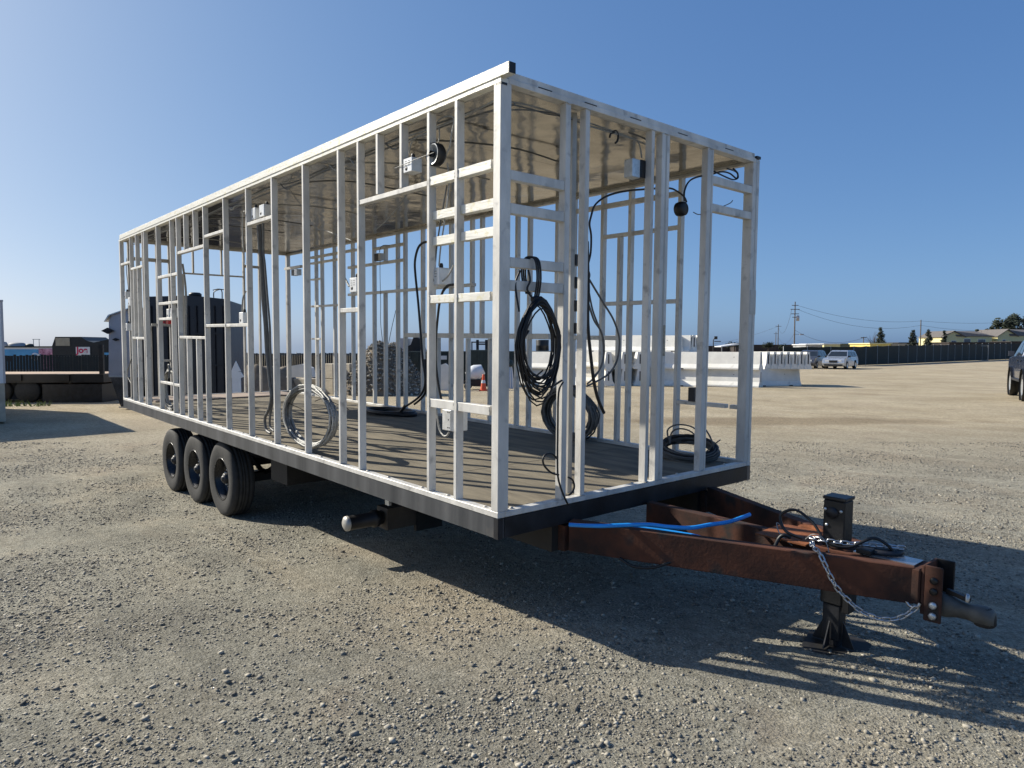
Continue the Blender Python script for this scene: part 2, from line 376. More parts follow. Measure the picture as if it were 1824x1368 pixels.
# deck sheets
x = -L_+.06; k = 0
while x < -.06:
    x1 = min(x+1.216, -.055); part('plywood_sheet', (x, .055, -.012), (x1-.004, W_-.055, .004+.0015*(k % 2)), deckm); x = x1; k += 1
part('plywood_sheet', (-L_+.07, .25, .007), (-L_+.72, W_-.2, .026), deck2)
# steel edge channel round the deck
part('side_channel', (-L_, 0, -.110), (0.0, .045, -.002), skirtm)
part('side_channel', (-L_, W_-.045, -.110), (0.0, W_, -.002), skirtm)
part('front_channel', (-.045, .0455, -.1095), (.003, W_-.0455, -.0025), frontm)
part('rear_channel', (-L_-.003, .0455, -.1095), (-L_+.045, W_-.0455, -.0025), frontm)
part('corner_plate', (-.030, -.004, -.112), (.006, .03, -.001), frontm)
# bottom rails
part('bottom_rail', (-L_, .0, 0), (0, .052, .034), alu, bevel=.003)
part('bottom_rail', (-L_, W_-.052, 0), (0, W_, .034), alu, bevel=.003)
part('bottom_rail', (-.052, .0535, 0), (0, W_-.0535, .033), alu, bevel=.003)
part('bottom_rail', (-L_, .0535, 0), (-L_+.052, W_-.0535, .033), alu_old, bevel=.003)
for i in range(26):                                                   # bolt heads left on the rails
    x_ = -.12-.33*i+random.uniform(-.06, .06)
    MB().lathe([(.011, 0), (.011, .006), (.006, .009), (0, .009)], Matrix.Translation((x_, .028, .034)), 8).build('bolt', alu_old, T)
for y_ in (.12, .86, 1.14, 1.62, 2.2): MB().lathe([(.011, 0), (.011, .008), (.006, .011), (0, .011)], Matrix.Translation((-.03, y_, .033)), 8).build('bolt', alu_old, T)
# top rails
part('top_rail', (-L_, 0, H_), (-.002, .052, H_+.024), alu_glue)
part('top_fascia', (-L_+.08, -.006, H_+.0245), (.066, .040, H_+.082), alu_glue, bevel=.002)
part('end_cap', (.0665, -.004, H_+.027), (.069, .038, H_+.080), blackp)
part('top_rail', (-.052, .053, H_), (.0, W_-.053, H_+.030), alu, bevel=.002)
part('top_fascia', (-.058, .053, H_+.0305), (-.010, W_-.06, H_+.066), alu)
part('end_cap', (-.040, .0, H_-.012), (.002, .040, H_-.0005), blackp)
part('top_rail', (-L_, W_-.052, H_), (-.002, W_, H_+.024), alu_old)
part('top_rail', (-L_, .053, H_), (-L_+.052, W_-.053, H_+.030), alu_old)
part('end_cap', (-.03, W_-.05, H_+.0305), (.004, W_+.002, H_+.05), blackp)
# slots cut in the front rail
for y_ in (.26, .62, 1.02, 1.5, 2.05): part('weld_mark', (-.004, y_, H_+.028), (.0012, y_+.10, H_+.0335), blackp)
# ceiling sheets and roof skin
k = 0; x = -L_+.01
while x < -.06:
    x1 = min(x+1.22, -.056); MB().box((x, .01, H_+.030), (x1-.003, W_-.01, H_+.033+.001*(k % 2))).build('ceiling_sheet', ceilm, T); x = x1; k += 1
part('roof_skin', (-L_+.02, .045, H_+.060), (-.06, W_-.01, H_+.070), alu_old)
part('inner_trim', (-L_+.06, .054, H_+.004), (-.06, .075, H_+.0295), alu_old)
part('inner_trim', (-L_+.06, W_-.075, H_+.018), (-.06, W_-.054, H_+.0295), ceilm)
part('inner_trim', (-.075, .08, H_+.004), (-.0535, W_-.08, H_+.0295), alu_old)

# studs: (right edge x, z0, z1, width)
Z0, Z1 = .034, H_
NEAR = [(-8.44, Z0, Z1, .05), (-7.87, Z0, Z1, .025), (-7.54, 1.85, Z1, .025), (-7.70, .915, 1.825, .025), (-7.485, .915, 1.825, .025), (-7.56, Z0, .885, .035),
        (-7.215, Z0, Z1, .025), (-7.12, Z0, Z1, .025), (-6.52, Z0, Z1, .025), (-5.94, Z0, Z1, .025), (-5.69, Z0, Z1, .025), (-5.40, 1.885, Z1, .025), (-5.07, 1.885, Z1, .025),
        (-5.375, Z0, .91, .03), (-5.04, Z0, .91, .028), (-4.745, Z0, Z1, .025), (-4.145, Z0, Z1, .025), (-3.55, Z0, Z1, .025), (-2.965, Z0, Z1, .026), (-2.36, Z0, Z1, .026),
        (-1.78, Z0, Z1, .026), (-1.495, Z0, Z1, .026), (-1.239, 1.88, Z1, .026), (-.949, 1.875, Z1, .026), (-.65, Z0, Z1, .026), (-.375, Z0, Z1, .026)]
for xr, z0, z1, w_ in NEAR: part('stud', (xr-w_, random.uniform(0, .002), z0), (xr, .052, z1), alu, bevel=.002)
part('corner_post', (-.060, 0, Z0), (-.0005, .073, Z1), alu, bevel=.003)
part('corner_post_lip', (-.078, .02, Z0), (-.061, .072, Z1-.03), alu)
# cross bars of the near side: x0, x1, z centre, height, y0, y1
NB = [(-8.44,-7.895,1.936,.028,0,1), (-7.87,-7.24,1.835,.028,0,1), (-6.52,-5.715,1.645,.030,0,1), (-6.52,-5.715,1.325,.030,0,1), (-6.52,-5.965,1.14,.028,0,1), (-7.87,-7.24,.90,.030,0,1),
      (-5.69,-4.77,1.870,.030,0,1), (-5.69,-4.77,.925,.028,0,1), (-6.52,-5.965,.37,.028,0,1), (-5.94,-5.715,.37,.028,0,1), (-4.745,-4.17,1.960,.028,0,1), (-4.745,-4.17,1.05,.028,0,1), (-4.145,-3.575,1.05,.028,0,1),
      (-3.55,-2.991,1.948,.028,0,1), (-1.78,-1.521,1.142,.030,0,1), (-1.495,-.676,1.860,.030,0,1)]
for x0, x1, z, h, _, _ in NB: part('cross_bar', (x0+.0005, .004, z-h/2), (x1-.0005, .050, z+h/2), alu, bevel=.002)
for z, y0, h, mt in ((1.866, .004, .050, alu_glue), (1.670, .024, .050, alu_glue), (1.522, .024, .050, alu_glue), (1.182, .004, .046, alu_glue), (.570, .004, .050, alu)):
    part('cross_bar', (-.6495, y0, z-h/2), (-.4015, y0+.047, z+h/2), mt, bevel=.002); part('cross_bar', (-.3745, y0, z-h/2), (-.0785, y0+.047, z+h/2), mt, bevel=.002)
part('bright_shelf', (-.55, .055, .553), (-.40, .12, .558), bare)
# weld beads where studs and bars meet the rails
R_w = random.Random(12)
def weld(p, q, r_=.0035):
    p, q = Vector(p), Vector(q); pts = [p.lerp(q, t_/5)+Vector((R_w.uniform(-.002, .002), R_w.uniform(-.0015, .0015), R_w.uniform(-.002, .002))) for t_ in range(6)]
    MB().tube(pts, r_*R_w.uniform(.8, 1.5), 5).build('weld_bead', alu_old, T)
for xr, z0, z1, w_ in NEAR:
    if z0 == Z0: weld((xr+.001, .006, Z0+.002), (xr+.001, .046, Z0+.002))
    if z1 == Z1 and xr > -5.5: weld((xr+.001, .008, Z1-.003), (xr+.001, .044, Z1-.003))
for x0, x1, z, h, _, _ in NB: weld((x0+.002, .003, z-h/2), (x0+.002, .003, z+h/2), .0028)
for y_ in (.492, .65, 1.25, 1.378, 1.878): weld((.001, y_-.015, .036), (.001, y_+.018, .036)); weld((.001, y_-.015, H_-.003), (.001, y_+.018, H_-.003))
for z_ in (1.866, 1.182, .570):
    for x_ in (-.648, -.400, -.373, -.080): weld((x_, .003, z_-.022), (x_, .003, z_+.022), .003)
# front studs (y0, y1, depth in x)
for y0, y1, dx, mt in ((.472, .512, .052, alu), (.632, .668, .052, alu), (1.233, 1.262, .055, alu), (1.338, 1.418, .052, alu), (1.843, 1.913, .052, alu), (2.425, W_-.0005, .078, alu)):
    part('stud' if y1 < 2.45 else 'corner_post', (-dx, y0, .033), (-.0005 if y1 < 2.45 else -.001, y1, H_), mt, bevel=.003)
for y_ in (1.373, 1.382, 1.888, 2.47): part('stud_seam', (-.0005, y_, .04), (.0010, y_+.004, H_-.01), alu_old)
FB = [(.0735, .4715, 1.810, .052), (.0735, .4715, 1.638, .054), (.0735, .4715, 1.359, .052), (.0735, .4715, 1.239, .054), (1.9135, 2.4245, 2.062, .055), (1.9135, 2.4245, 1.873, .054)]
for y0, y1, z, h in FB: part('cross_bar', (-.048, y0, z-h/2), (-.004, y1, z+h/2), alu, bevel=.003)
MB().bar((-.052, 1.345, 1.10), (-.001, 1.345, 1.10), .001, .001).build('weld_mark', blackp, T)
part('paper_label', (-.0005, 1.385, 1.02 - .17), (.0012, 1.412, 1.02 + .03), tanm)
part('patch_plate', (-.001, 2.43, 1.15), (.0035, 2.508, 1.33), alu_old)
for z in (1.425, 1.292, 1.155, 1.022): part('bracket_block', (-.19, .656, z-.034), (-.09, .716, z+.030), blackp)
MB().box((-.13, .62, .034), (-.095, .655, H_)).build('stud', alu_old, T)
# far side studs: x0, z0, z1
FAR = [(-2.71, Z0, Z1), (-2.52, Z0, Z1), (-2.12, Z0, Z1), (-1.90, Z0, Z1), (-1.53, Z0, Z1), (-1.33, Z0, 1.855), (-1.21, Z0, Z1), (-.69, Z0, Z1), (-7.42, Z0, Z1), (-7.22, Z0, Z1), (-6.81, Z0, Z1), (-6.25, Z0, Z1), (-5.65, Z0, Z1),
       (-5.36, Z0, 1.535), (-5.35, 1.94, 2.11), (-5.05, Z0, Z1), (-4.87, Z0, Z1), (-4.47, Z0, Z1), (-3.88, Z0, Z1), (-3.48, .995, Z1), (-3.30, .995, Z1), (-4.14, Z0, .94), (-3.55, Z0, .94), (-3.15, Z0, .94), (-7.70, Z0, Z1), (-.20, Z0, Z1)]
for x0, z0, z1 in FAR[:-1]: part('stud', (x0, W_-.052, z0), (x0+.034, W_-.001, z1), alu, bevel=.002)
FBAR = [(-1.88,-.69,2.145,.04), (-1.53,-.69,1.872,.032), (-1.50,-.69,1.27,.034), (-1.90,-1.33,.962,.04), (-4.87,-2.2,.970,.055), (-.69,-.10,.44,.03), (-7.60,-6.13,2.16,.035), (-7.60,-6.68,2.07,.03), (-6.39,-4.87,1.925,.035),
        (-5.65,-4.87,2.125,.035), (-6.39,-3.42,1.54,.035), (-7.60,-7.20,1.82,.025), (-7.60,-6.69,1.405,.03), (-7.60,-7.27,.90,.025)]
fx = sorted(x0 for x0, z0, z1 in FAR)
for x0, x1, z, h in FBAR:
    cuts = [x0] + [x for x in fx if x0+.06 < x < x1-.06 and any(f[0] == x and f[1] < z < f[2] for f in FAR)] + [x1]
    for a, b in zip(cuts, cuts[1:]): part('cross_bar', (a+.035, W_-.050, z-h/2), (b-.0008, W_-.004, z+h/2), alu, bevel=.002)
part('corner_post', (-L_, W_-.06, Z0), (-L_+.06, W_-.0005, Z1), alu_old)
# rear end wall
for y0, w_, z0, z1 in ((.10,.03,Z0,Z1), (.47,.025,Z0,Z1), (.64,.03,Z0,Z1), (.98,.022,1.88,Z1), (1.40,.022,1.88,Z1), (1.74,.028,Z0,Z1), (1.99,.028,Z0,Z1), (.37,.022,Z0,1.08), (.80,.05,.035,1.86)):
    part('stud', (-L_+.002, y0, z0), (-L_+.050, y0+w_, z1), alu_old)
for y0, y1, z, h in ((.13,.468,2.035,.05), (.497,.638,2.035,.05), (.852,1.738,1.872,.022), (1.77,1.988,2.04,.04), (.497,.638,1.09,.04), (.393,.468,1.09,.04), (.13,.368,1.09,.04), (.497,.638,.56,.03)):
    part('cross_bar', (-L_+.004, y0+.001, z-h/2), (-L_+.046, y1-.001, z+h/2), alu_old)

# junction boxes screwed to the frame
def jbox(a, b, m1=white_box, holes=1, name='junction_box'):
    """a, b corners; the face at smallest y is the printed front"""
    o = part(name, a, b, m1, bevel=.003)
    x0, y0, z0 = a; x1, y1, z1 = b; wz = z1-z0; wx = x1-x0
    Mf = Matrix.Translation((x0+wx*.35, y0-.0005, z0+wz*.28)) @ Matrix.Rotation(PI/2, 4, 'X')
    if holes: MB().lathe([(0, .0012), (wx*.13, .0012), (wx*.13, 0)], Mf, 12).build('knockout', blackp, o)
    if holes > 1:
        q = MB()
        for i in range(2):
            for j in range(3):
                q.box((x0+wx*(.18+.36*i), y0-.0015, z0+wz*(.48+.15*j)), (x0+wx*(.40+.36*i), y0-.0003, z0+wz*(.51+.15*j)))
        q.build('printed_mark', cableg, o)
    if holes: MB().lathe([(.011, 0), (.013, .006), (.013, .02), (.009, .03)], Matrix.Translation((x0+wx*.55, (y0+y1)/2, z1)), 10, caps=True).build('cable_clamp', blackp, o)
    return o
jbox((-.935, .004, 1.960), (-.840, .078, 2.045), holes=2)
jbox((-.692, .034, 1.268), (-.596, .125, 1.369), holes=2)
jbox((-1.692, .034, 1.268), (-1.592, .10, 1.368), holes=2)
jbox((-3.524, .034, 1.985), (-3.430, .09, 2.088)); jbox((-3.333, .034, 1.990), (-3.226, .13, 2.090))
jbox((-3.868, .034, 1.068), (-3.764, .10, 1.170))
jbox((-8.43, .034, 1.455), (-8.33, .10, 1.555)); jbox((-8.20, .034, 1.35), (-8.09, .10, 1.46)); jbox((-8.41, .034, 1.0), (-8.30, .10, 1.105))
jbox((-6.545, .10, 1.157), (-6.44, .17, 1.265)); jbox((-6.235, .06, 1.158), (-6.08, .13, 1.272))
part('red_indicator', (-6.44, .06, 1.08), (-6.33, .10, 1.125), redm)
o = part('breaker_box', (-.655, .10, .400), (-.530, .20, .525), white_box, bevel=.003)
for xz in ((-.60, .508), (-.585, .508), (-.60, .415), (-.585, .415), (-.592, .463)): MB().box((xz[0], .0985, xz[1]), (xz[0]+.006, .0995, xz[1]+.008)).build('screw', blackp, o)
# round ceiling-fan style box with a bright rim
Mr = Matrix.Translation((-.632, .0, 2.022)) @ Matrix.Rotation(-PI/2, 4, 'X')
o = MB().lathe([(.062, .0), (.066, .004), (.066, .05), (.05, .07), (0, .07)], Mr @ Matrix.Translation((0, 0, .006)), 28).build('round_lamp_box', frontm, T)
MB().lathe([(.060, .004), (.054, .003), (.050, .018), (.0, .030)], Mr @ Matrix.Translation((0, 0, .006)), 28).build('bright_cup', galv, o)
MB().lathe([(.018, -.002), (.018, .02), (0, .02)], Mr, 12).build('hub', blackp, o)
MB().tube([(-.60, .0, 2.022), (-.8, -.004, 2.016), (-1.02, -.004, 2.004)], .0022, 5, samp=3).build('wire', cableg, T)
# boxes of the front wall and far wall
o = part('junction_box', (-.115, 1.185, 1.972), (-.045, 1.232, 2.082), frontm, bevel=.003); part('junction_box', (-.118, 1.107, 1.967), (-.05, 1.183, 2.080), galv, bevel=.003)
o = MB().lathe([(0, -.035), (.036, -.035), (.046, -.028), (.050, .0), (.046, .028), (.036, .035), (0, .035)], Matrix.Translation((-.09, 1.674, 1.842)) @ Matrix.Rotation(PI/2, 4, 'Y'), 20).build('round_box', blackp, T)
part('junction_box', (-5.49, W_-.11, 1.95), (-5.37, W_-.055, 2.045), blackp); part('junction_box', (-5.368, W_-.12, 1.95), (-5.316, W_-.055, 2.04), alu_old)
part('junction_box', (-8.05, 2.36, 1.905), (-7.94, 2.44, 2.0), blackp); part('junction_box', (-7.938, 2.36, 1.905), (-7.84, 2.44, 2.0), galv)
part('cross_bar', (-8.42, 2.40, 2.02), (-7.8, 2.44, 2.06), alu_old)
part('junction_box', (-.51, W_-.10, .458), (-.455, W_-.045, .57), frontm)

# cables fixed to the frame
CM = dict(emt=cablew, wirew=cablew, wireg=cableg, black=cableb, flex=cableg, blue_black=cableb, blue=bluem)
CABLES = {
    'conduit a': (0.009, 'emt', [[-1.697,0.08,2.161],[-1.754,0.08,2.206],[-1.837,0.08,2.225],[-1.89,0.08,2.167],[-1.919,0.08,1.972],[-1.933,0.08,1.691],[-1.919,0.08,1.487],[-1.868,0.08,1.402],[-1.784,0.08,1.317]]),
    'w2': (0.006, 'wirew', [[-1.049,0.09,2.118],[-1.035,0.09,2.153],[-1.003,0.09,2.182],[-0.945,0.09,2.19],[-0.857,0.09,2.193],[-0.778,0.09,2.183]]),
    'w2b': (0.006, 'wirew', [[-1.019,0.1,2.114],[-1.005,0.1,2.156],[-0.973,0.1,2.184],[-0.916,0.1,2.193],[-0.793,0.1,2.181]]),
    'w3': (0.006, 'wirew', [[-0.69,0.07,2.197],[-0.661,0.07,2.226],[-0.605,0.07,2.236],[-0.516,0.07,2.219],[-0.505,0.07,2.179],[-0.526,0.07,2.117],[-0.543,0.07,2.054],[-0.598,0.07,2.001]]),
    'w3b': (0.005, 'wirew', [[-0.713,0.09,2.091],[-0.684,0.09,2.115],[-0.673,0.09,2.155],[-0.679,0.09,2.201]]),
    'w4': (0.006, 'wireg', [[-0.541,0.05,1.835],[-0.569,0.05,1.743],[-0.608,0.05,1.619],[-0.642,0.05,1.492],[-0.659,0.05,1.375]]),
    'w4b': (0.006, 'wirew', [[-0.526,0.055,1.865],[-0.542,0.055,1.74],[-0.575,0.055,1.616],[-0.609,0.055,1.489],[-0.626,0.055,1.379]]),
    'w4c': (0.006, 'wirew', [[-0.592,0.09,1.974],[-0.575,0.09,1.862],[-0.597,0.09,1.752],[-0.631,0.09,1.626]]),
    'w5': (0.006, 'wirew', [[-0.604,0.06,1.286],[-0.553,0.06,1.31],[-0.52,0.06,1.337],[-0.487,0.06,1.376]]),
    'w6': (0.010, 'black', [[-0.528,0.09,1.268],[-0.584,0.09,1.264],[-0.635,0.09,1.233],[-0.664,0.09,1.181],[-0.681,0.09,1.121],[-0.705,0.09,0.972],[-0.71,0.09,0.826],[-0.686,0.09,0.69],[-0.65,0.09,0.583]]),
    'w7': (0.016, 'black', [[-3.608,2.0,1.985],[-3.707,2.0,1.988],[-3.796,2.0,1.959],[-3.853,2.0,1.89],[-3.887,2.0,1.781],[-3.876,2.0,1.643],[-3.819,2.0,1.329],[-3.774,2.0,1.016],[-3.729,2.0,0.704],[-3.684,2.0,0.519],[-3.695,2.0,0.393],[-3.786,2.0,0.292],[-3.936,2.0,0.211],[-4.09,2.0,0.147]]),
    'w7b': (0.016, 'black', [[-3.759,2.05,0.703],[-3.725,2.05,0.452],[-3.759,2.05,0.324],[-3.862,2.05,0.24],[-3.978,2.05,0.179]]),
    'w8': (0.005, 'blue_black', [[-5.336,2.4,1.953],[-5.338,2.4,1.755],[-5.326,2.4,1.388],[-5.328,2.4,1.13],[-5.273,2.4,0.858]]),
    'w8b': (0.005, 'blue_black', [[-4.949,2.4,1.284],[-5.046,2.4,1.07],[-5.131,2.4,0.852]]),
    'w8c': (0.006, 'black', [[-5.35,2.4,2.049],[-5.32,2.4,2.112],[-5.235,2.4,2.133],[-5.095,2.4,2.12]]),
    'w9': (0.017, 'flex', [[-3.798,0.2,2.1],[-3.794,0.2,1.996],[-3.77,0.2,1.785],[-3.74,0.2,1.626],[-3.708,0.2,1.279],[-3.663,0.2,1.048],[-3.644,0.2,0.839],[-3.61,0.2,0.683],[-3.57,0.2,0.506],[-3.541,0.2,0.383],[-3.599,0.2,0.273],[-3.698,0.2,0.174],[-3.674,0.2,0.069],[-3.567,0.2,0.044]]),
    'w9b': (0.013, 'emt', [[-3.726,0.22,2.094],[-3.717,0.22,1.989],[-3.721,0.22,1.73],[-3.695,0.22,1.624],[-3.648,0.22,1.335],[-3.599,0.22,1.048],[-3.592,0.22,0.84],[-3.559,0.22,0.527],[-3.537,0.22,0.398],[-3.581,0.22,0.289],[-3.625,0.22,0.195],[-3.629,0.22,0.099],[-3.536,0.22,0.067]]),
    'w9c': (0.016, 'black', [[-3.847,0.24,2.085],[-3.818,0.24,1.793],[-3.785,0.24,1.579],[-3.743,0.24,1.261],[-3.701,0.24,0.943],[-3.67,0.24,0.68],[-3.626,0.24,0.417]]),
    'w10': (0.005, 'emt', [[-3.548,-0.012,2.063],[-3.59,-0.012,2.049],[-3.613,-0.012,1.947],[-3.604,-0.012,1.751],[-3.596,-0.012,1.64],[-3.571,-0.012,1.588]]),
    'w11': (0.009, 'emt', [[-3.833,0.05,1.173],[-3.823,0.05,1.23],[-3.798,0.05,1.308],[-3.724,0.05,1.362]]),
    'w12': (0.006, 'wirew', [[-0.1,0.718,2.214],[-0.1,0.89,2.215],[-0.1,1.045,2.215],[-0.1,1.197,2.212],[-0.1,1.237,2.178],[-0.1,1.256,2.114]]),
    'w12b': (0.006, 'wireg', [[-0.09,1.113,2.242],[-0.09,1.223,2.239],[-0.09,1.291,2.227],[-0.09,1.321,2.18],[-0.09,1.317,2.126]]),
    'wt1': (0.006, 'wirew', [[-0.1,0.133,2.217],[-0.1,0.274,2.23],[-0.1,0.422,2.231],[-0.1,0.546,2.229],[-0.1,0.718,2.233],[-0.1,0.89,2.228],[-0.1,1.045,2.225],[-0.1,1.293,2.205]]),
    'wt2': (0.005, 'wireg', [[-0.1,0.133,2.205],[-0.1,0.274,2.212],[-0.1,0.422,2.213],[-0.1,0.546,2.223],[-0.1,0.766,2.217],[-0.1,1.019,2.22]]),
    'wt3': (0.005, 'wireg', [[-0.1,0.133,2.173],[-0.1,0.274,2.203],[-0.1,0.422,2.222],[-0.1,0.546,2.233]]),
    'wt4': (0.008, 'black', [[-0.1,0.967,2.22],[-0.1,1.003,2.233],[-0.1,1.024,2.214],[-0.1,1.02,2.179],[-0.1,1.0,2.159]]),
    'wt5': (0.008, 'black', [[-0.1,0.947,2.183],[-0.1,0.957,2.208],[-0.1,0.988,2.22]]),
    'w13': (0.008, 'black', [[-0.16,0.838,1.314],[-0.16,0.852,1.349],[-0.16,0.836,1.399],[-0.16,0.859,1.486],[-0.16,0.861,1.589],[-0.16,0.845,1.655],[-0.16,0.858,1.707],[-0.16,0.892,1.779],[-0.16,0.993,1.844],[-0.16,1.153,1.897],[-0.16,1.378,1.943],[-0.16,1.618,1.984],[-0.16,1.713,1.979],[-0.16,1.799,1.952],[-0.16,1.833,1.918]]),
    'w14': (0.0075, 'black', [[-0.05,1.653,1.887],[-0.05,1.65,1.946],[-0.05,1.692,2.016],[-0.05,1.781,2.063],[-0.05,1.946,2.107],[-0.05,2.084,2.148],[-0.05,2.191,2.153],[-0.05,2.281,2.131],[-0.05,2.294,2.169],[-0.05,2.233,2.195]]),
    'w14b': (0.0065, 'black', [[-0.04,1.978,2.133],[-0.04,2.105,2.118],[-0.04,2.222,2.112],[-0.04,2.287,2.138],[-0.04,2.255,2.173],[-0.04,2.138,2.178]]),
    'w14c': (0.004, 'wireg', [[-0.05,1.759,1.826],[-0.05,1.825,1.818],[-0.05,1.938,1.847],[-0.05,2.061,1.89],[-0.05,2.203,1.943],[-0.05,2.238,1.968]]),
    'w15': (0.008, 'wireg', [[-0.2,0.885,1.336],[-0.2,0.948,1.27],[-0.2,1.03,1.185],[-0.2,1.124,1.088],[-0.2,1.183,0.983],[-0.2,1.191,0.899],[-0.2,1.165,0.807],[-0.2,1.096,0.735],[-0.2,0.989,0.692],[-0.2,0.886,0.66]]),
    'w15b': (0.008, 'wireg', [[-0.2,0.889,1.18],[-0.2,0.943,1.076],[-0.2,1.008,1.007],[-0.2,1.042,0.917],[-0.2,1.029,0.809],[-0.2,0.972,0.728],[-0.2,0.89,0.674]]),
    'w15c': (0.007, 'wireg', [[-0.2,0.875,1.318],[-0.2,0.926,1.146],[-0.2,0.997,1.024],[-0.2,1.025,0.971],[-0.2,1.038,0.863],[-0.2,1.014,0.774],[-0.2,0.936,0.715]]),
    'w16': (0.013, 'black', [[-0.1,0.763,1.54],[-0.1,0.772,1.374],[-0.1,0.78,1.24],[-0.1,0.777,1.139],[-0.1,0.785,1.004],[-0.1,0.814,0.834],[-0.1,0.843,0.695],[-0.1,0.881,0.59],[-0.1,0.941,0.495]]),
    'w17': (0.006, 'black', [[0.025,0.45,0.716],[0.025,0.416,0.655],[0.025,0.413,0.465],[0.025,0.415,0.241],[0.025,0.425,0.159],[0.025,0.463,0.073],[0.025,0.505,0.005]]),
    'w17b': (0.005, 'black', [[0.03,0.42,0.19],[0.03,0.362,0.21],[0.03,0.309,0.254],[0.03,0.296,0.293],[0.03,0.321,0.319],[0.03,0.369,0.314],[0.03,0.409,0.281]]),
    'w17c': (0.005, 'black', [[0.03,0.503,0.062],[0.03,0.535,0.077],[0.03,0.549,0.108],[0.03,0.534,0.146],[0.03,0.497,0.167]]),
    'wl1': (0.004, 'wirew', [[-3.312,0.3,2.269],[-3.08,0.3,2.1],[-2.926,0.3,1.965],[-2.755,0.3,1.856],[-2.569,0.3,1.814],[-2.169,0.3,1.702]]),
    'wl2': (0.006, 'wirew', [[-2.487,0.7,1.86],[-2.339,0.7,1.904],[-2.171,0.7,1.979],[-2.018,0.7,2.069],[-1.985,0.7,2.117]]),
    'wbox': (0.008, 'emt', [[-0.718,0.1,0.519],[-0.706,0.1,0.465],[-0.682,0.1,0.398],[-0.64,0.1,0.365],[-0.605,0.1,0.369],[-0.582,0.1,0.392]]),
    'blue1': (0.011, 'blue', [[0.116,0.441,-0.07],[0.203,0.494,-0.07],[0.278,0.55,-0.07],[0.423,0.711,-0.07],[0.53,0.77,-0.07],[0.628,0.838,-0.07],[0.676,0.951,-0.07],[0.719,1.076,-0.07],[0.738,1.248,-0.07]]),
    'blue2': (0.011, 'blue', [[0.325,0.686,-0.09],[0.48,0.787,-0.09],[0.625,0.843,-0.09],[0.73,0.854,-0.09]]),
    'le1': (0.01, 'wireg', [[-8.4,0.1,0.589],[-8.584,0.1,0.46],[-8.769,0.1,0.369],[-8.866,0.1,0.155],[-8.669,0.1,0.042]]),
    'le2': (0.008, 'wireg', [[-8.416,0.12,0.669],[-8.604,0.12,0.5],[-8.76,0.12,0.344],[-8.536,0.12,0.215],[-8.482,0.12,0.095]]),
    'le3': (0.006, 'wireg', [[-8.496,0.1,2.039],[-8.549,0.1,1.882],[-8.501,0.1,1.719],[-8.453,0.1,1.556],[-8.525,0.1,1.236]]),
    'le4': (0.006, 'wireg', [[-8.439,0.1,1.955],[-8.368,0.1,1.711],[-8.363,0.1,1.472],[-8.367,0.1,1.153],[-8.362,0.1,0.912]]),
    'bk1': (0.02, 'emt', [[-8.3,0.795,1.996],[-8.3,0.815,1.832],[-8.3,0.833,1.584],[-8.3,0.826,1.251],[-8.3,0.818,0.917],[-8.3,0.811,0.581],[-8.3,0.808,0.076]]),
    'bk2': (0.008, 'black', [[-8.3,0.638,2.229],[-8.3,0.632,1.984],[-8.3,0.648,1.658],[-8.3,0.646,1.246],[-8.3,0.646,0.584]]),
}
LOOSE = {'w17', 'w17b', 'w17c', 'blue1', 'blue2', 'w7', 'w7b', 'w15', 'w15b', 'w15c', 'w9', 'w9b', 'w9c', 'w14', 'w14b'}
def cable_mb(keys, n=6):
    q = MB()
    for k in keys: q.tube(CABLES[k][2], CABLES[k][0]*.82, n, samp=6)
    return q
for k, (r, mt, pts) in CABLES.items():
    if k in LOOSE: continue
    MB().tube(pts, r*.82, 6, samp=6).build('conduit' if mt in ('emt', 'flex') else 'cable', CM[mt], T)
# bundles along the ceiling edge
for j, (y_, z_) in enumerate(((.11, 2.235), (.13, 2.22), (.12, 2.245))):
    pts = [(-8.3+.55*i, y_+random.uniform(-.015, .02), z_+random.uniform(-.03, .012)) for i in range(16)]
    MB().tube(pts, .006, 6, samp=4).build('cable', cableg if j else cablew, T)
for x0_ in (-7.6, -6.2, -5.4, -4.3, -3.0, -2.1, -1.3):
    pts = [(x0_, .09, 2.23), (x0_+.12, .10, 2.17), (x0_+.30, .14, 2.20), (x0_+.42, .5+random.random()*.3, 2.25), (x0_+.4, 1.3, 2.24)]
    MB().tube(pts, .006, 6, samp=5).build('cable', random.choice((cableg, cablew)), T)

# undercarriage
for y_ in (.50, 1.95): MB().box((-L_+.1, y_-.05, -.28), (-.05, y_+.05, -.112)).build('main_beam', underm, T)
for i in range(14): part('cross_member', (-.35-.6*i-.02, .05, -.108), (-.35-.6*i+.02, W_-.05, -.02), underm)
for x_ in (-4.52, -5.42, -6.33): MB().bar((x_, .30, -.54), (x_, 2.2, -.54), .09, .09).build('axle', underm, T)
for y_ in (.50, 1.95):
    MB().box((-6.6, y_-.03, -.36), (-4.2, y_+.03, -.285)).build('spring_hanger', underm, T)
    for x_ in (-4.52, -5.42, -6.33):
        MB().tube([(x_-.38, y_, -.36), (x_, y_, -.50), (x_+.38, y_, -.36)], .028, 6, samp=6).build('leaf_spring', underm, T)
part('tool_box', (-3.62, .22, -.40), (-3.25, .75, -.125), underm)
part('support_bracket', (-1.33, .10, -.19), (-1.28, .12, -.112), galv)
q = MB(); Mj = Matrix.Translation((-1.95, .13, -.46)) @ Matrix.Rotation(-PI/2, 4, 'X')
o = q.lathe([(.055, .0), (.055, .22), (.068, .225), (.068, .26), (.055, .265), (.055, .30)], Mj, 20, caps=True).build('stowed_side_jack', frontm, T)
MB().lathe([(0, -.022), (.035, -.020), (.056, -.006), (.058, .012)], Mj, 20).build('jack_cap', alu_old, o)
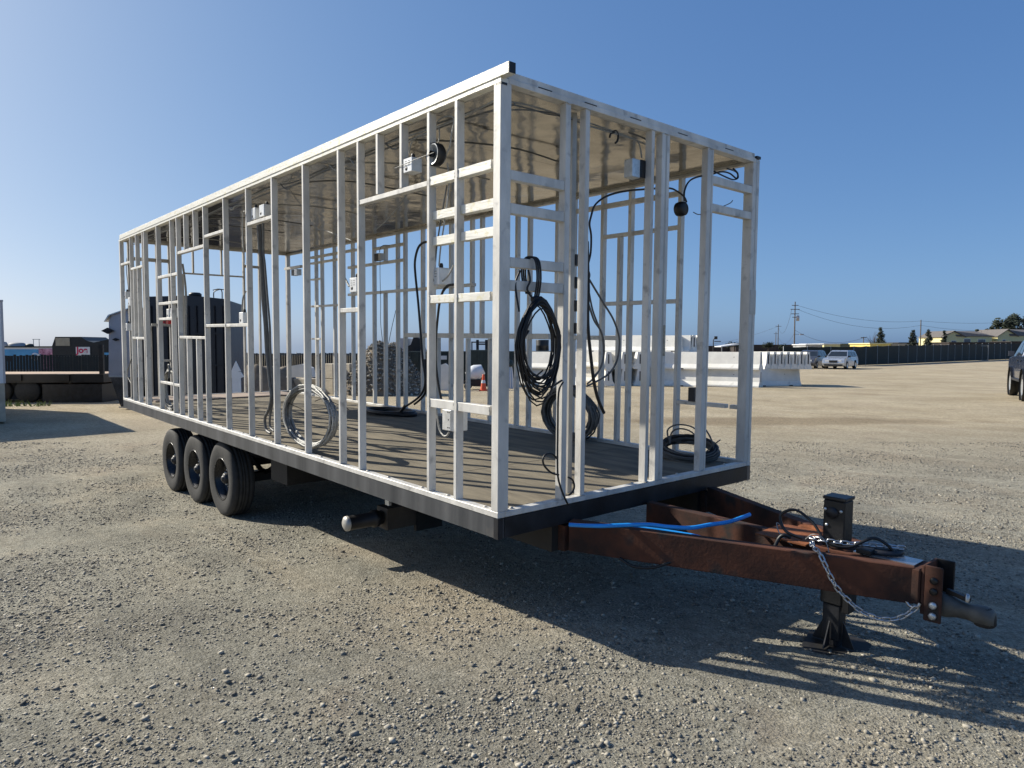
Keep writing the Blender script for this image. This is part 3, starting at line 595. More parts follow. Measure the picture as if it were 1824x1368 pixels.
MB().box((-2.03, .44, -.55), (-1.87, 1.0, -.38)).build('jack_housing', mat('dusty_brown_steel', (.085, .072, .058), .8, .1, .2, 5), o)
MB().box((-1.90, .70, -.60), (-1.86, .95, -.20)).build('jack_bracket', underm, o)

# wheels
tyre_prof = [(.205, -.100), (.25, -.112), (.31, -.118), (.35, -.113), (.376, -.098), (.384, -.08)]
gr = [(-.08, .384), (-.058, .386), (-.054, .378), (-.046, .378), (-.042, .387), (-.020, .388), (-.016, .379), (-.008, .379), (-.004, .388)]
tyre_prof += [(r_, h_) for h_, r_ in gr[1:]] + [(r_, -h_) for h_, r_ in reversed(gr[1:])] + [(.384, .08), (.376, .098), (.35, .113), (.31, .118), (.25, .112), (.205, .100)]
tm = MB().lathe(tyre_prof, None, 56).mesh('tyre', rubber)
rq = MB().lathe([(.21, -.105), (.218, -.108), (.222, -.100), (.205, -.085), (.198, -.02), (.185, .005), (.16, .012), (.12, .004), (.085, -.012), (.06, -.012), (.0, -.012)], None, 40)
for k in range(8):
    a = 2*PI*k/8
    rq.lathe([(.016, .0), (.013, -.003), (0, -.003)], Matrix.Translation((.16*math.cos(a), .16*math.sin(a), .006)), 8, mi=1)
for k in range(8):
    a = 2*PI*(k+.5)/8
    rq.lathe([(.019, -.004), (.015, -.001), (0, -.001)], Matrix.Translation((.135*math.cos(a), .135*math.sin(a), .004)), 10, mi=2)
rm = rq.mesh('wheel', [rimm, galv, blackp])
hm = MB().lathe([(.058, -.012), (.056, -.075), (.045, -.085), (.028, -.088), (.026, -.10), (0, -.10)], None, 20).mesh('hub_cap', frontm)
nm = MB()
for k in range(8): nm.lathe([(.011, 0), (.011, -.03), (.006, -.034), (0, -.034)], Matrix.Translation((.085*math.cos(2*PI*k/8), .085*math.sin(2*PI*k/8), -.012)), 6)
nm = nm.mesh('lug_nuts', bare)
for side in (0, 1):
    for x_ in (-4.52, -5.42, -6.33):
        ww = TM @ Vector((x_, .16 if side == 0 else W_-.16, 0)); lam = (ground_z(ww.x, ww.y) + .378 - ww.z)
        wh = link('wheel', rm, T); wh.matrix_local = Matrix.Translation((x_, .16 if side == 0 else W_-.16, lam)) @ Matrix.Rotation(-PI/2 if side == 0 else PI/2, 4, 'X') @ Matrix.Rotation(x_*3, 4, 'Z')
        for nme, me_ in (('tyre', tm), ('hub_cap', hm), ('lug_nuts', nm)): link(nme, me_, wh)

# tongue
TZ = -.088
def beam(p, q, w_, h_, m_, name='tongue_beam'):
    p = Vector(p); q = Vector(q); return MB().bar((p.x, p.y, TZ-h_/2), (q.x, q.y, TZ-h_/2), w_, h_).build(name, m_, T, bevel=.004)
beam((.02, .535, 0), (1.62, 1.20, 0), .065, .175, rust); MB().bar((-1.2, .50, -.20), (.0, .535, -.20), .065, .15).build('tongue_beam', rust, T)
beam((.02, 1.96, 0), (1.30, 1.385, 0), .065, .175, rust); MB().bar((-1.2, 1.98, -.20), (.0, 1.96, -.20), .065, .15).build('tongue_beam', rust, T)
beam((.02, 1.256, 0), (1.15, 1.256, 0), .06, .15, rust)
MB().box((1.10, 1.165, TZ-.170), (1.655, 1.335, TZ-.004)).build('tongue_box', rust, T, bevel=.006)
MB().box((1.34, 1.19, TZ-.003), (1.62, 1.31, TZ+.004)).build('top_plate', bare, T)
MB().box((.86, 1.10, TZ-.002), (1.14, 1.41, TZ+.006)).build('top_plate', rust_o, T)
MB().tube([(1.15, 1.40, TZ-.03), (1.02, 1.44, TZ+.0), (.95, 1.42, TZ-.01), (1.0, 1.38, TZ-.05)], .022, 8, samp=5).build('tow_loop', rust_o, T)
# hitch plate with bolt holes, coupler
o = MB().box((1.657, 1.175, -.300), (1.672, 1.345, -.070)).build('hitch_plate', rust, T, bevel=.003)
MB().box((1.672, 1.175, -.325), (1.745, 1.187, -.066)).build('hitch_channel', rust, T, bevel=.003)
MB().box((1.672, 1.333, -.325), (1.745, 1.345, -.066)).build('hitch_channel', blackp, T, bevel=.003)
for z_ in (-.13, -.18, -.245, -.295):
    MB().lathe([(.017, 0), (.017, .010), (.010, .014), (0, .014)], Matrix.Translation((1.712, 1.175, z_)) @ Matrix.Rotation(PI/2, 4, 'X'), 8).build('hitch_bolt', blackp if z_ > -.2 else galv, T)
    MB().lathe([(.015, 0), (.015, .010), (.009, .013), (0, .013)], Matrix.Translation((1.715, 1.345, z_+.02)) @ Matrix.Rotation(-PI/2, 4, 'X'), 8).build('hitch_bolt', galv, T)
MB().tube([(1.678, 1.19, -.085), (1.69, 1.22, -.10), (1.692, 1.25, -.14), (1.684, 1.27, -.19)], .012, 8, samp=4).build('rust_scar', rust_o, T)
cq = MB()
secs = [(1.70, .045, -.315, -.195), (1.745, .045, -.310, -.200), (1.79, .036, -.298, -.218), (1.83, .036, -.296, -.226), (1.862, .047, -.302, -.218), (1.895, .050, -.304, -.216), (1.922, .044, -.302, -.224), (1.934, .026, -.296, -.240)]
rows = []
for x_, hw, z0, z1 in secs:
    zc = (z0+z1)/2; hz = (z1-z0)/2; rows.append([(x_, 1.26+hw*math.cos(a)*(.9 if abs(math.sin(a)) > .5 else 1), zc+hz*math.copysign(abs(math.sin(a))**.6, math.sin(a))) for a in [2*PI*k/16 for k in range(16)]])
vs = [p for r_ in rows for p in r_]; n_ = 16
cq.add(vs, [(i*n_+k, i*n_+(k+1) % n_, (i+1)*n_+(k+1) % n_, (i+1)*n_+k) for i in range(len(rows)-1) for k in range(n_)] + [tuple(range(n_-1, -1, -1)), tuple(range((len(rows)-1)*n_, len(rows)*n_))], 0, True)
coup = cq.build('coupler', mat('coupler_cast_steel', (.14, .135, .12), .6, .4, .25, 6, .2, 40), T)
MB().lathe([(0, .052), (.030, .046), (.047, .025), (.052, 0), (.054, -.035), (.044, -.048), (0, -.048)], Matrix.Translation((1.893, 1.26, -.262)) @ Matrix.Scale(.86, 4), 18).build('ball_socket', mat('dark_cast_steel', (.05, .042, .036), .7, .3, .2, 8), coup)
MB().bar((1.74, 1.26, -.186), (1.835, 1.26, -.206), .022, .02).build('coupler_latch', blackp, coup)
MB().lathe([(.011, 0), (.011, .03), (.006, .035), (0, .035)], Matrix.Translation((1.825, 1.25, -.212)), 8).build('latch_pin', bare, coup)
# square tongue jack
jz = ground_z(*(TM @ Vector((1.235, 1.256, 0))).xy) - (TM @ Vector((1.235, 1.256, 0))).z
J = MB().box((1.178, 1.200, -.39), (1.288, 1.300, .150)).build('tongue_jack', blackp, T, bevel=.006)
MB().box((1.174, 1.196, .1505), (1.292, 1.304, .168)).build('jack_lid', blackp, J, bevel=.004)
MB().lathe([(.03, 0), (.03, .006), (0, .006)], Matrix.Translation((1.225, 1.199, .085)) @ Matrix.Rotation(PI/2, 4, 'X'), 16).build('jack_switch', frontm, J)
for x_, z_ in ((1.19, .10), (1.27, .10), (1.20, .02)): MB().lathe([(.008, 0), (.008, .006), (0, .006)], Matrix.Translation((x_, 1.199, z_)) @ Matrix.Rotation(PI/2, 4, 'X'), 8).build('jack_screw', galv, J)
MB().lathe([(.014, 0), (.014, .012), (0, .012)], Matrix.Translation((1.178, 1.24, .10)) @ Matrix.Rotation(-PI/2, 4, 'Y'), 10).build('jack_knob', blackp, J)
MB().box((1.190, 1.210, jz+.045), (1.278, 1.288, -.391)).build('inner_leg', frontm, J, bevel=.004)
q = MB()
for sx in (-1, 1):
    q.prism([(0, 0), (.062, 0), (0, .13)], Matrix.Translation((1.2335+sx*.049, 1.25, jz+.014)) @ Matrix.Rotation(0 if sx > 0 else PI, 4, 'Z') @ Matrix.Rotation(PI/2, 4, 'X'), .006)
for sy in (-1, 1):
    q.prism([(0, 0), (.062, 0), (0, .13)], Matrix.Translation((1.2335, 1.2485+sy*.044, jz+.014)) @ Matrix.Rotation(sy*PI/2, 4, 'Z') @ Matrix.Rotation(PI/2, 4, 'X'), .006)
q.box((1.20, 1.215, jz+.014), (1.267, 1.282, jz+.05))
q.build('jack_gusset', frontm, J)
fp = MB(); pts = [(-.14, -.11), (-.09, -.15), (.11, -.15), (.16, -.10), (.16, .11), (.11, .15), (-.10, .15), (-.14, .10)]
fp.prism(pts, Matrix.Translation((1.24, 1.25, jz-.002)) @ Matrix.Rotation(.25, 4, 'Z') @ Matrix.Rotation(.03, 4, 'X'), .012); fp.build('jack_foot', underm, J, bevel=.002)
MB().box((1.2885, 1.205, -.42), (1.325, 1.295, -.30)).build('jack_motor', blackp, J, bevel=.004)
# wiring on the tongue
for pts, r_, m_ in (([(1.10,1.15,TZ+.02),(1.02,1.12,TZ+.05),(.98,1.14,TZ+.12),(1.05,1.16,TZ+.16),(1.14,1.17,TZ+.11),(1.22,1.16,TZ+.03),(1.32,1.19,TZ+.02),(1.40,1.26,TZ+.07),(1.46,1.28,TZ+.05),(1.49,1.30,TZ+.01)], .008, cableb),
                    ([(1.05,1.12,TZ+.02),(1.02,1.10,TZ+.03),(1.0,1.08,TZ+.0),(1.02,1.0,TZ-.06),(1.06,.985,TZ-.12),(1.09,1.0,TZ-.14)], .010, cableb),
                    ([(1.13,1.12,TZ+.03),(1.18,1.10,TZ+.07),(1.24,1.10,TZ+.05),(1.27,1.09,TZ-.03),(1.27,1.08,TZ-.13)], .0025, cablew),
                    ([(1.0,1.2,TZ+.01),(.93,1.2,TZ+.06),(.98,1.14,TZ+.02),(1.06,1.12,TZ-.02)], .003, cablew)):
    MB().tube(pts, r_, 6, samp=6).build('wiring', m_, T)
MB().tube([(.32, .62, TZ-.17), (.40, .64, TZ-.20), (.50, .68, TZ-.19), (.58, .74, TZ-.15)], .008, 6, samp=5).build('wiring', cableb, T)
MB().box((1.36, 1.17, TZ+.004), (1.43, 1.23, TZ+.03)).build('winch_block', blackp, T, bevel=.004)
MB().lathe([(0, 0), (.105, 0), (.105, .014), (0, .014)], Matrix.Translation((1.42, 1.32, TZ+.005)), 28).build('dark_round_plate', frontm, T)

# ------------------------------------------------------------------ loose things lying on or hanging from the trailer
def onT(o, label, cat, group=None):
    o.matrix_world = TM.copy(); return tag(o, label, cat, group)
def coil(center, ex, ey, rx, ry, n, r, jit, mats, thick=.04, egg=0.0, seed=1, sides=5, droop=None):
    """n wandering loops round center in the plane spanned by ex, ey, as continuous strands"""
    R_ = random.Random(seed); q = MB(); C0 = Vector(center); ex = Vector(ex).normalized(); ey = Vector(ey).normalized(); ez = ex.cross(ey)
    ms = mats if isinstance(mats, (list, tuple)) else [mats]; m_ = 0
    strands = max(1, n//4)
    for s_ in range(strands):
        pts = []; loops = n//strands
        p1, p2 = R_.uniform(0, 6), R_.uniform(0, 6); a0 = R_.uniform(0, 6); dd = [(R_.uniform(-1, 1), R_.uniform(-1, 1), R_.uniform(-1, 1), R_.uniform(-1, 1)) for _ in range(loops+2)]
        for k in range(loops*18):
            f = k/18; i = int(f); t = f-i; A = [dd[i][j]*(1-t)+dd[i+1][j]*t for j in range(4)]
            a = a0+2*PI*f; w1 = 1+jit*A[0]; w2 = 1+jit*A[1]
            y = math.sin(a); x = math.cos(a)*(1-egg*max(0, y))
            pos = C0 + ex*(x*rx*w1+A[2]*jit*rx*.3) + ey*(y*ry*w2+(jit*ry*.4*A[3])) + ez*(thick*A[2])
            if droop is not None and y < 0: pos = pos + ey*(droop*y*abs(A[3]))
            pts.append(pos)
        q.tube(pts, r, sides, mi=s_ % len(ms), samp=0)
    return q
# 1 black coil hung from the front cross bars
q = coil((.035, .245, .955), (0,1,0), (0,0,1), .145, .205, 22, .0045, .17, cableb, .03, .30, 11, 6, droop=.15)
for j in range(3):
    a = .235+.014*j; q.tube([(.012, a, 1.17), (.028, a+.004, 1.28), (.022, a-.008, 1.38), (-.02, a-.03, 1.395), (-.055, a-.03, 1.36), (-.055, a-.03, 1.28), (-.03, a-.02, 1.20)], .0052, 6, samp=6)
q.tube([(-.02,.16,1.32),(-.01,.12,1.26),(.0,.115,1.2),(.02,.12,1.1)], .006, 6, samp=5)
q.tube([(.01,.19,1.325),(.015,.20,1.27),(.01,.185,1.22),(.02,.22,1.17)], .006, 6, samp=5)
q.tube([(.03,.18,1.0),(.04,.10,.9),(.035,.12,.80),(.03,.20,.72),(.03,.33,.69),(.025,.44,.725)], .0062, 6, samp=6)
q.tube([(.02,.215,1.165),(.022,.245,1.172),(.02,.275,1.165)], .018, 8, samp=4)
for k in ('w17', 'w17b', 'w17c'): q.tube(CABLES[k][2], .0058, 6, samp=6)
onT(q.build('cable_coil', cableb), 'coil of thin black cable hanging from the front cross bars beside the corner post', 'cable coil', 'cable coils left in the frame')
# 2 grey tangled coil at the far wall
q = coil((-1.77, 2.33, .25), (1,0,.02), (0,-.12,1), .31, .23, 36, .0085, .16, [cableg, cableb], .07, .1, 5, 5)
q.tube([(-1.80,2.30,.48),(-1.82,2.28,.56),(-1.76,2.28,.58),(-1.74,2.3,.50)], .008, 6, samp=5)
onT(q.build('cable_coil', [cableg, cableg]), 'tangled grey cable coil standing against the far studs behind the front wall', 'cable coil', 'cable coils left in the frame')
q = cable_mb(['w15', 'w15b', 'w15c']); onT(q.build('hanging_cable', cableg), 'long grey cable loops drooping inside the front wall above the tangled coil', 'cable')
# 3 heap in the front right corner
q = coil((-.44, 2.33, .085), (1,.15,-.1), (.1,.8,.45), .22, .13, 36, .0075, .16, [cableb, cableg], .05, 0, 8, 5)
q.tube([(-.60,2.30,.13),(-.62,2.30,.22),(-.55,2.32,.27),(-.42,2.33,.27),(-.33,2.34,.22)], .0065, 6, samp=6)
q.tube([(-.58,2.28,.12),(-.57,2.29,.21),(-.50,2.31,.245),(-.40,2.33,.22),(-.31,2.3,.13),(-.27,2.3,.08)], .0065, 6, samp=6)
q.tube([(-.30,2.34,.27),(-.26,2.36,.20),(-.235,2.37,.12),(-.25,2.36,.03)], .0065, 6, samp=6)
q.tube([(-.30,2.34,.06),(-.24,2.35,.13),(-.17,2.36,.19)], .005, 6, samp=6)
onT(q.build('cable_coil', [cableg, cableb]), 'heap of dark cable lying on the deck in the front right corner', 'cable coil', 'cable coils left in the frame')
# 4 big metal-clad coil on the near side
q = coil((-2.60, .135, .298), (1,0,0), (0,.05,1), .44, .235, 28, .0095, .10, [cablew, cableg, cablew], .035, 0, 21, 7)
onT(q.build('conduit_coil', [cablew, cablew, cableg]), 'large coil of silver metal-clad cable leaning upright inside the near studs', 'cable coil', 'cable coils left in the frame')
for x_, z_ in ((-3.02, .37), (-2.97, .10), (-2.25, .45)): MB().tube([(x_-.05, .05, z_), (x_, .10, z_+.02), (x_+.10, .17, z_-.02), (x_+.22, .2, z_-.05)], .003, 5, samp=4).build('cable_tie', cableb, T)
q = cable_mb(['w9', 'w9b', 'w9c'], 8); onT(q.build('flexible_conduit', [cableg]), 'grey flexible conduits running down from the ceiling to the large silver coil', 'conduit')
# 5 thick black cable
q = cable_mb(['w7', 'w7b'], 8)
q2 = coil((-4.62, 2.10, .03), (1,.15,0), (-.15,1,0), .42, .20, 8, .019, .16, cableb, .025, 0, 31, 7)
q.add([v for v in q2.v], q2.f, 0, True)
q.tube([(-4.1,2.0,.147),(-4.35,2.1,.06),(-4.6,2.25,.02),(-5.0,2.2,.02),(-5.12,2.05,.04)], .019, 8, samp=6)
onT(q.build('power_cable', cableb), 'thick black power cable rising from flat loops on the deck by the far wall', 'cable')
# 6, 7 coils at the far end
q = coil((-6.57, .14, .27), (1,.2,0), (0,0,1), .17, .235, 20, .0095, .12, [cableg, cablew], .03, 0, 41, 5)
q.tube([(-6.6,.13,.5),(-6.6,.12,.56),(-6.5,.10,.58),(-6.42,.09,.54),(-6.42,.08,.42)], .011, 6, samp=5); q.tube([(-6.63,.13,.45),(-6.57,.12,.54),(-6.47,.10,.55),(-6.44,.09,.48)], .011, 6, samp=5)
onT(q.build('cable_coil', [cableg, cablew]), 'narrow grey cable coil hanging over the low cross bar between the rear studs', 'cable coil', 'cable coils left in the frame')
q = coil((-8.22, .16, .27), (1,.2,0), (0,0,1), .13, .22, 12, .009, .2, [cableg, cableb], .03, 0, 43, 5)
onT(q.build('cable_coil', [cableg, cableb]), 'small loose cable bunch at the rearmost corner post', 'cable coil', 'cable coils left in the frame')
# front lamp cord
q = cable_mb(['w14', 'w14b'], 6); onT(q.build('lamp_cord', cableb), 'black cord looping from the round box up to the roof in the right front bay', 'cable')
# blue hose on the tongue
q = MB()
q.tube([(.10,.44,-.085),(.203,.494,-.078),(.278,.55,-.072),(.423,.711,-.062),(.53,.77,-.062),(.628,.838,-.058),(.676,.951,-.050),(.719,1.076,-.045),(.738,1.248,-.030)], .0115, 10, samp=8)
q.tube([(.325,.686,-.092),(.48,.787,-.098),(.625,.843,-.101),(.70,.854,-.103)], .0115, 10, samp=8)
onT(q.build('blue_hose', bluem), 'bright blue plastic hose lying across the rusty tongue beams', 'hose')
# safety chains
def chain(name, path, label, pitch=.030, wd=.0045):
    P = [Vector(p) for p in path]; Q = []
    for i in range(len(P)-1):
        a, b, c, e = P[max(0, i-1)], P[i], P[i+1], P[min(len(P)-1, i+2)]
        for k in range(20):
            t_ = k/20; Q.append(.5*((2*b)+(c-a)*t_+(2*a-5*b+4*c-e)*t_*t_+(3*b-a-3*c+e)*t_**3))
    Q.append(P[-1]); root = empty(name, m=TM); tag(root, label, 'chain', 'safety chains on the tongue')
    lm = MB().tube([(.011*math.cos(a)*1.0 + math.copysign(.008, math.cos(a)), .0105*math.sin(a), 0) for a in [2*PI*(k+.5)/14 for k in range(14)]], wd, 6, closed=True).mesh('link', chainm)
    acc = 0; last = Q[0]; cnt = 0
    for i in range(1, len(Q)):
        seg = (Q[i]-last).length
        if seg >= pitch:
            dirv = (Q[i]-last).normalized(); o = link('link', lm, root)
            rot = dirv.to_track_quat('X', 'Z').to_matrix().to_4x4() @ Matrix.Rotation(PI/2*(cnt % 2)+.3, 4, 'X')
            o.matrix_local = Matrix.Translation((Q[i]+last)/2) @ rot; last = Q[i]; cnt += 1
    return root
chain('safety_chain', [(1.16,1.13,TZ+.02),(1.20,1.05,TZ+.025),(1.262,.995,TZ+.015),(1.290,.985,-.11),(1.340,1.000,-.21),(1.385,1.025,-.27),(1.45,1.055,-.325),(1.53,1.09,-.345),(1.60,1.125,-.322),(1.655,1.15,-.262)], 'bright zinc safety chain hanging down the near side of the rusty tongue')
chain('safety_chain', [(1.13,1.17,TZ+.03),(1.22,1.16,TZ+.035),(1.31,1.20,TZ+.035),(1.40,1.27,TZ+.035),(1.47,1.31,TZ+.035),(1.53,1.36,TZ+.03)], 'second safety chain lying on top of the tongue past the black jack')
MB().tube([(1.60,1.165,TZ-.165),(1.62,1.165,TZ-.185),(1.65,1.16,TZ-.18),(1.66,1.165,TZ-.16)], .008, 6, samp=4).build('chain_ring', bare, T)
# ------------------------------------------------------------------ the yard behind
def frame_at(u, s, yaw=0.0, h=0.0):
    """matrix at a ground spot: local X to the right of the view, Y away, turned by yaw degrees"""
    p = at(u, s, h); M = Matrix.Translation(p) @ Matrix.Rotation(YAW-PI/2+math.radians(yaw), 4, 'Z')
    return M
def thing(name, label, cat, u, s, yaw=0.0, h=0.0, group=None):
    return tag(empty(name, m=frame_at(u, s, yaw, h)), label, cat, group)
def bpart(root, name, a, b, m, bevel=0): return MB().box(a, b).build(name, m, root, bevel)
def W(px, s): return px/F_PX*s

# white concrete barriers ------------------------------------------------
KP = [(-.30, 0), (.30, 0), (.30, .07), (.19, .25), (.115, .81), (-.115, .81), (-.19, .25), (-.30, .07)]
def barrier_mesh(Lb, sc=1.0, flip=False):
    q = MB(); n = len(KP)
    prof = [(x*sc, (.81-z if flip else z)) for x, z in KP]
    q.prism(prof, Matrix.Translation((-Lb/2, 0, 0)) @ Matrix(((0, 0, 1, 0), (1, 0, 0, 0), (0, 1, 0, 0), (0, 0, 0, 1))), Lb)
    return q
def barrier_me(Lb, sc=1.0):
    q = barrier_mesh(Lb, sc)
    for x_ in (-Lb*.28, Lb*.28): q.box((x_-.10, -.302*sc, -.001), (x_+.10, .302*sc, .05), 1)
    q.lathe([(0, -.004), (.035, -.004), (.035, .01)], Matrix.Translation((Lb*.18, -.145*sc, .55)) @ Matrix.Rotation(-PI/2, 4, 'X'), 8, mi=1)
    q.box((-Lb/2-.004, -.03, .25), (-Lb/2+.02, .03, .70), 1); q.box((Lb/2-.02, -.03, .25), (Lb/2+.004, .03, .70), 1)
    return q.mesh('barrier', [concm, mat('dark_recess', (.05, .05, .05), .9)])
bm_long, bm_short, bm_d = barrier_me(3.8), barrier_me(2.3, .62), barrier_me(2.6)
def barrier(u, s, yaw, lvl, label, grp, me=None):
    o = link('concrete_barrier', me or bm_long); o.matrix_world = frame_at(u, s, yaw, lvl*.815)
    return tag(o, label, 'barrier', grp)
G1 = 'white concrete barriers stacked in rows'
for lvl, nm in ((0, 'bottom'), (1, 'second')):
    barrier(978, 34.2, -38, lvl, f'white concrete barrier lying lengthwise in the {nm} layer behind the hanging black cable coil', G1)
    barrier(1182, 33.9, -38, lvl, f'white concrete barrier lying lengthwise in the {nm} layer, just right of the barrier ends', G1)
    barrier(1284, 33.2, -38, lvl, f'white concrete barrier lying lengthwise in the {nm} layer beside the last corner post', G1)
barrier(1379, 33.3, 14, 0, 'shaded white concrete barrier with slanted right end carrying the row of upright ends', G1, bm_d)
for k, u in enumerate((1082, 1106, 1128)):
    for lvl in (0, 1): barrier(u, 35.4, 84+3*k, lvl, f"{('left', 'middle', 'right')[k]} white barrier end in the dark gap between long barriers, {('bottom', 'second')[lvl]} layer", 'barrier ends in the gap')
for k in range(7):
    barrier(1349+11.4*k, 34.2-.04*k, 96, 1, f"narrow upright barrier end on top of the shaded barrier, {('leftmost', 'second', 'third', 'middle', 'fifth', 'sixth', 'rightmost')[k]} of seven", 'barrier ends on top of the shaded barrier', bm_short)
barrier(1092, 35.2, -38, 2, 'white concrete barrier of the third layer behind the right grey cable loops', G1)
barrier(1168, 35.4, -38, 2, 'white concrete barrier of the third layer, right of its neighbour', G1)
for k, u in enumerate((1200, 1224, 1234)): barrier(u, 35.3, 92, 2, f"{('left', 'middle', 'right')[k]} of three narrow barrier ends in the top layer", 'barrier ends in the top layer', bm_short)
barrier(1060, 37.5, -38, 1, 'white concrete barrier of the second layer behind the tangled grey coil', G1)
barrier(1060, 37.5, -38, 0, 'white concrete barrier of the bottom layer behind the tangled grey coil', G1)

# dark container with a black drum on it, striped tarp, cone, mixer, forklift ----------------
def ribbed_box(name, label, cat, u, s, yaw, wd, dp, ht, m_, ribs=9, h=0.0):
    r = thing(name, label, cat, u, s, yaw, h)
    bpart(r, 'body', (-wd/2, 0, .12), (wd/2, dp, ht), m_)
    bpart(r, 'rim', (-wd/2-.03, -.03, ht+.001), (wd/2+.03, dp+.03, ht+.09), m_)
    bpart(r, 'skid', (-wd/2+.1, .1, 0), (-wd/2+.25, dp-.1, .119), blackp); bpart(r, 'skid', (wd/2-.25, .1, 0), (wd/2-.1, dp-.1, .119), blackp)
    for i in range(ribs):
        x_ = -wd/2+.08+(wd-.16)*i/(ribs-1); bpart(r, 'rib', (x_-.03, -.06, .13), (x_+.03, -.001, ht-.001), m_)
    return r
dgreen = mat('dark_green_container_paint', (.02, .035, .034), .6, 0, .2, 3)
ribbed_box('roll_off_container', 'dark green container whose rim shows above the left white barriers', 'container', 958, 39, 0, 3.4, 2.2, 1.55, dgreen)
o = MB().lathe([(0, 0), (.36, 0), (.37, .04), (.36, .28), (.37, .30), (.36, .32), (.37, .60), (.36, .62), (0, .60)], frame_at(966, 39.6, 0, 1.66), 24).build('black_drum', blackp)
tag(o, 'black plastic drum standing on the dark green container behind the black coil', 'drum')
r = thing('tarp_bundle', 'pale blue and white striped tarp bundle leaning at the left barrier end', 'tarp', 908, 31)
q = MB()
for i in range(6): q.tube([(-.14+.055*i, .0, 0), (-.12+.05*i, -.05, .5), (-.08+.03*i, 0, 1.0)], .035, 6, samp=3, mi=i % 2)
q.build('folds', [tarpb, whitep], r); MB().lathe([(.16, .98), (.19, 1.05), (.12, 1.25), (0, 1.3)], None, 10).build('tied_top', dgreen, r)
r = thing('traffic_cone', 'orange traffic cone standing on the gravel near the dark container', 'cone', 861, 29.3)
bpart(r, 'base', (-.18, -.18, 0), (.18, .18, .035), orangem); MB().lathe([(.14, .036), (.075, .42), (.045, .66), (.035, .70), (0, .70)], None, 16).build('body', orangem, r)
MB().lathe([(.094, .33), (.071, .46)], None, 16).build('reflective_band', whitep, r)
r = thing('concrete_mixer', 'small concrete mixer with a white drum beside the orange cone', 'mixer', 846, 30.4)
Mm = Matrix.Translation((0, 0, .72)) @ Matrix.Rotation(math.radians(65), 4, 'Y')
MB().lathe([(0, -.40), (.20, -.38), (.34, -.10), (.34, .08), (.22, .38), (.20, .40)], Mm, 18).build('drum', whitep, r)
MB().box((-.35, -.25, .18), (.25, .25, .45)).build('motor_housing', blackp, r); MB().tube([(-.4, 0, .1), (-.2, 0, .5), (.05, 0, .7)], .03, 6).build('frame', frontm, r)
for y_ in (-.3, .3): MB().lathe([(0, -.03), (.16, -.03), (.16, .03), (0, .03)], Matrix.Translation((-.3, y_, .16)) @ Matrix.Rotation(PI/2, 4, 'X'), 14).build('wheel', rubber, r)
ribbed_box('roll_off_container', 'dark container standing behind the traffic cone and mixer', 'container', 858, 33, 4, 1.1, 2.4, 1.62, dgreen, 4)
r = ribbed_box('roll_off_container', 'long dark container with two pale blank signs behind the gravel pile', 'container', 792, 36, 2, 3.7, 2.3, 1.55, dgreen, 10)
bpart(r, 'pale_sign', (-.25, -.09, 1.22), (.12, -.062, 1.42), signw); bpart(r, 'pale_sign', (1.35, -.09, 1.25), (1.75, -.062, 1.42), signw)
r = thing('forklift', 'dark forklift mast rising behind the container near the orange cone', 'forklift', 858, 37)
for x_ in (-.22, .25): bpart(r, 'mast_rail', (x_-.07, 0, .1), (x_+.07, .15, 2.25), blackp)
bpart(r, 'mast_bar', (-.3, .02, 1.98), (.3, .12, 2.06), blackp); bpart(r, 'mast_bar', (-.3, .02, 1.6), (.3, .12, 1.7), blackp)
bpart(r, 'body', (-.5, .3, .35), (.5, 2.2, 1.2), yelmach)
for x_ in (-.55, .55):
    bpart(r, 'roof_post', (x_-.03, .6, 1.201), (x_+.03, .66, 2.1), blackp); MB().lathe([(0, -.1), (.3, -.1), (.3, .1), (0, .1)], Matrix.Translation((x_, .6, .3)) @ Matrix.Rotation(PI/2, 4, 'Y'), 16).build('wheel', rubber, r)
bpart(r, 'cage_roof', (-.58, .5, 2.101), (.58, 1.7, 2.16), blackp)
# upright concrete slab
tag(MB().prism([(-.18, 0), (.22, 0), (.20, 1.05), (.05, 1.15), (-.16, 1.08)], Matrix.Rotation(PI/2, 4, 'X'), .35).build('concrete_slab', concm), 'upright pale concrete slab between the gravel pile and the cone', 'slab').matrix_world = frame_at(792, 30)

# gravel pile -----------------------------------------------------------
def mound(name, label, u, s, wd, dp, ht, m_, peak=0.0, plateau=.3, kind='stuff', seed=0, cat='gravel pile'):
    q = MB(); n1, n2 = 40, 30; vs = []
    for j in range(n2+1):
        for i in range(n1+1):
            a, b = i/n1*2-1, j/n2*2-1
            rr = math.sqrt(((a-peak*.5)/(1-.25*abs(peak)))**2+b*b); hh = max(0, min(1, (1-rr)/(1-plateau)))
            hh = hh**.85*ht*(1+.18*noise.noise(Vector((a*3+seed, b*3, 1))))+.05*noise.noise(Vector((a*11, b*11, seed)))*hh
            vs.append((a*wd/2, b*dp/2, hh-.03))
    q.add(vs, [(j*(n1+1)+i, j*(n1+1)+i+1, (j+1)*(n1+1)+i+1, (j+1)*(n1+1)+i) for j in range(n2) for i in range(n1)], 0, True)
    o = q.build(name, m_); o.matrix_world = frame_at(u, s); tag(o, label, cat, kind=kind); return o, vs
pilem = stone_mat('pile_stones', (.09, .08, .065), (.33, .30, .24), (.68, .62, .52))
o, vs = mound('gravel_pile_core', 'dark earth core of the gravel pile behind the trailer deck', 694, 27.5, 3.9, 3.0, 1.92, brownm, -.25, .28, seed=3)
cand = [v for v in vs if v[2] > -.02]; Mp = frame_at(694, 27.5); r_ = random.Random(4); pos = []
for k in range(6500):
    v = r_.choice(cand); pos.append(Mp @ Vector((v[0]+r_.uniform(-.07, .07), v[1]+r_.uniform(-.07, .07), v[2]+r_.uniform(-.01, .05))))
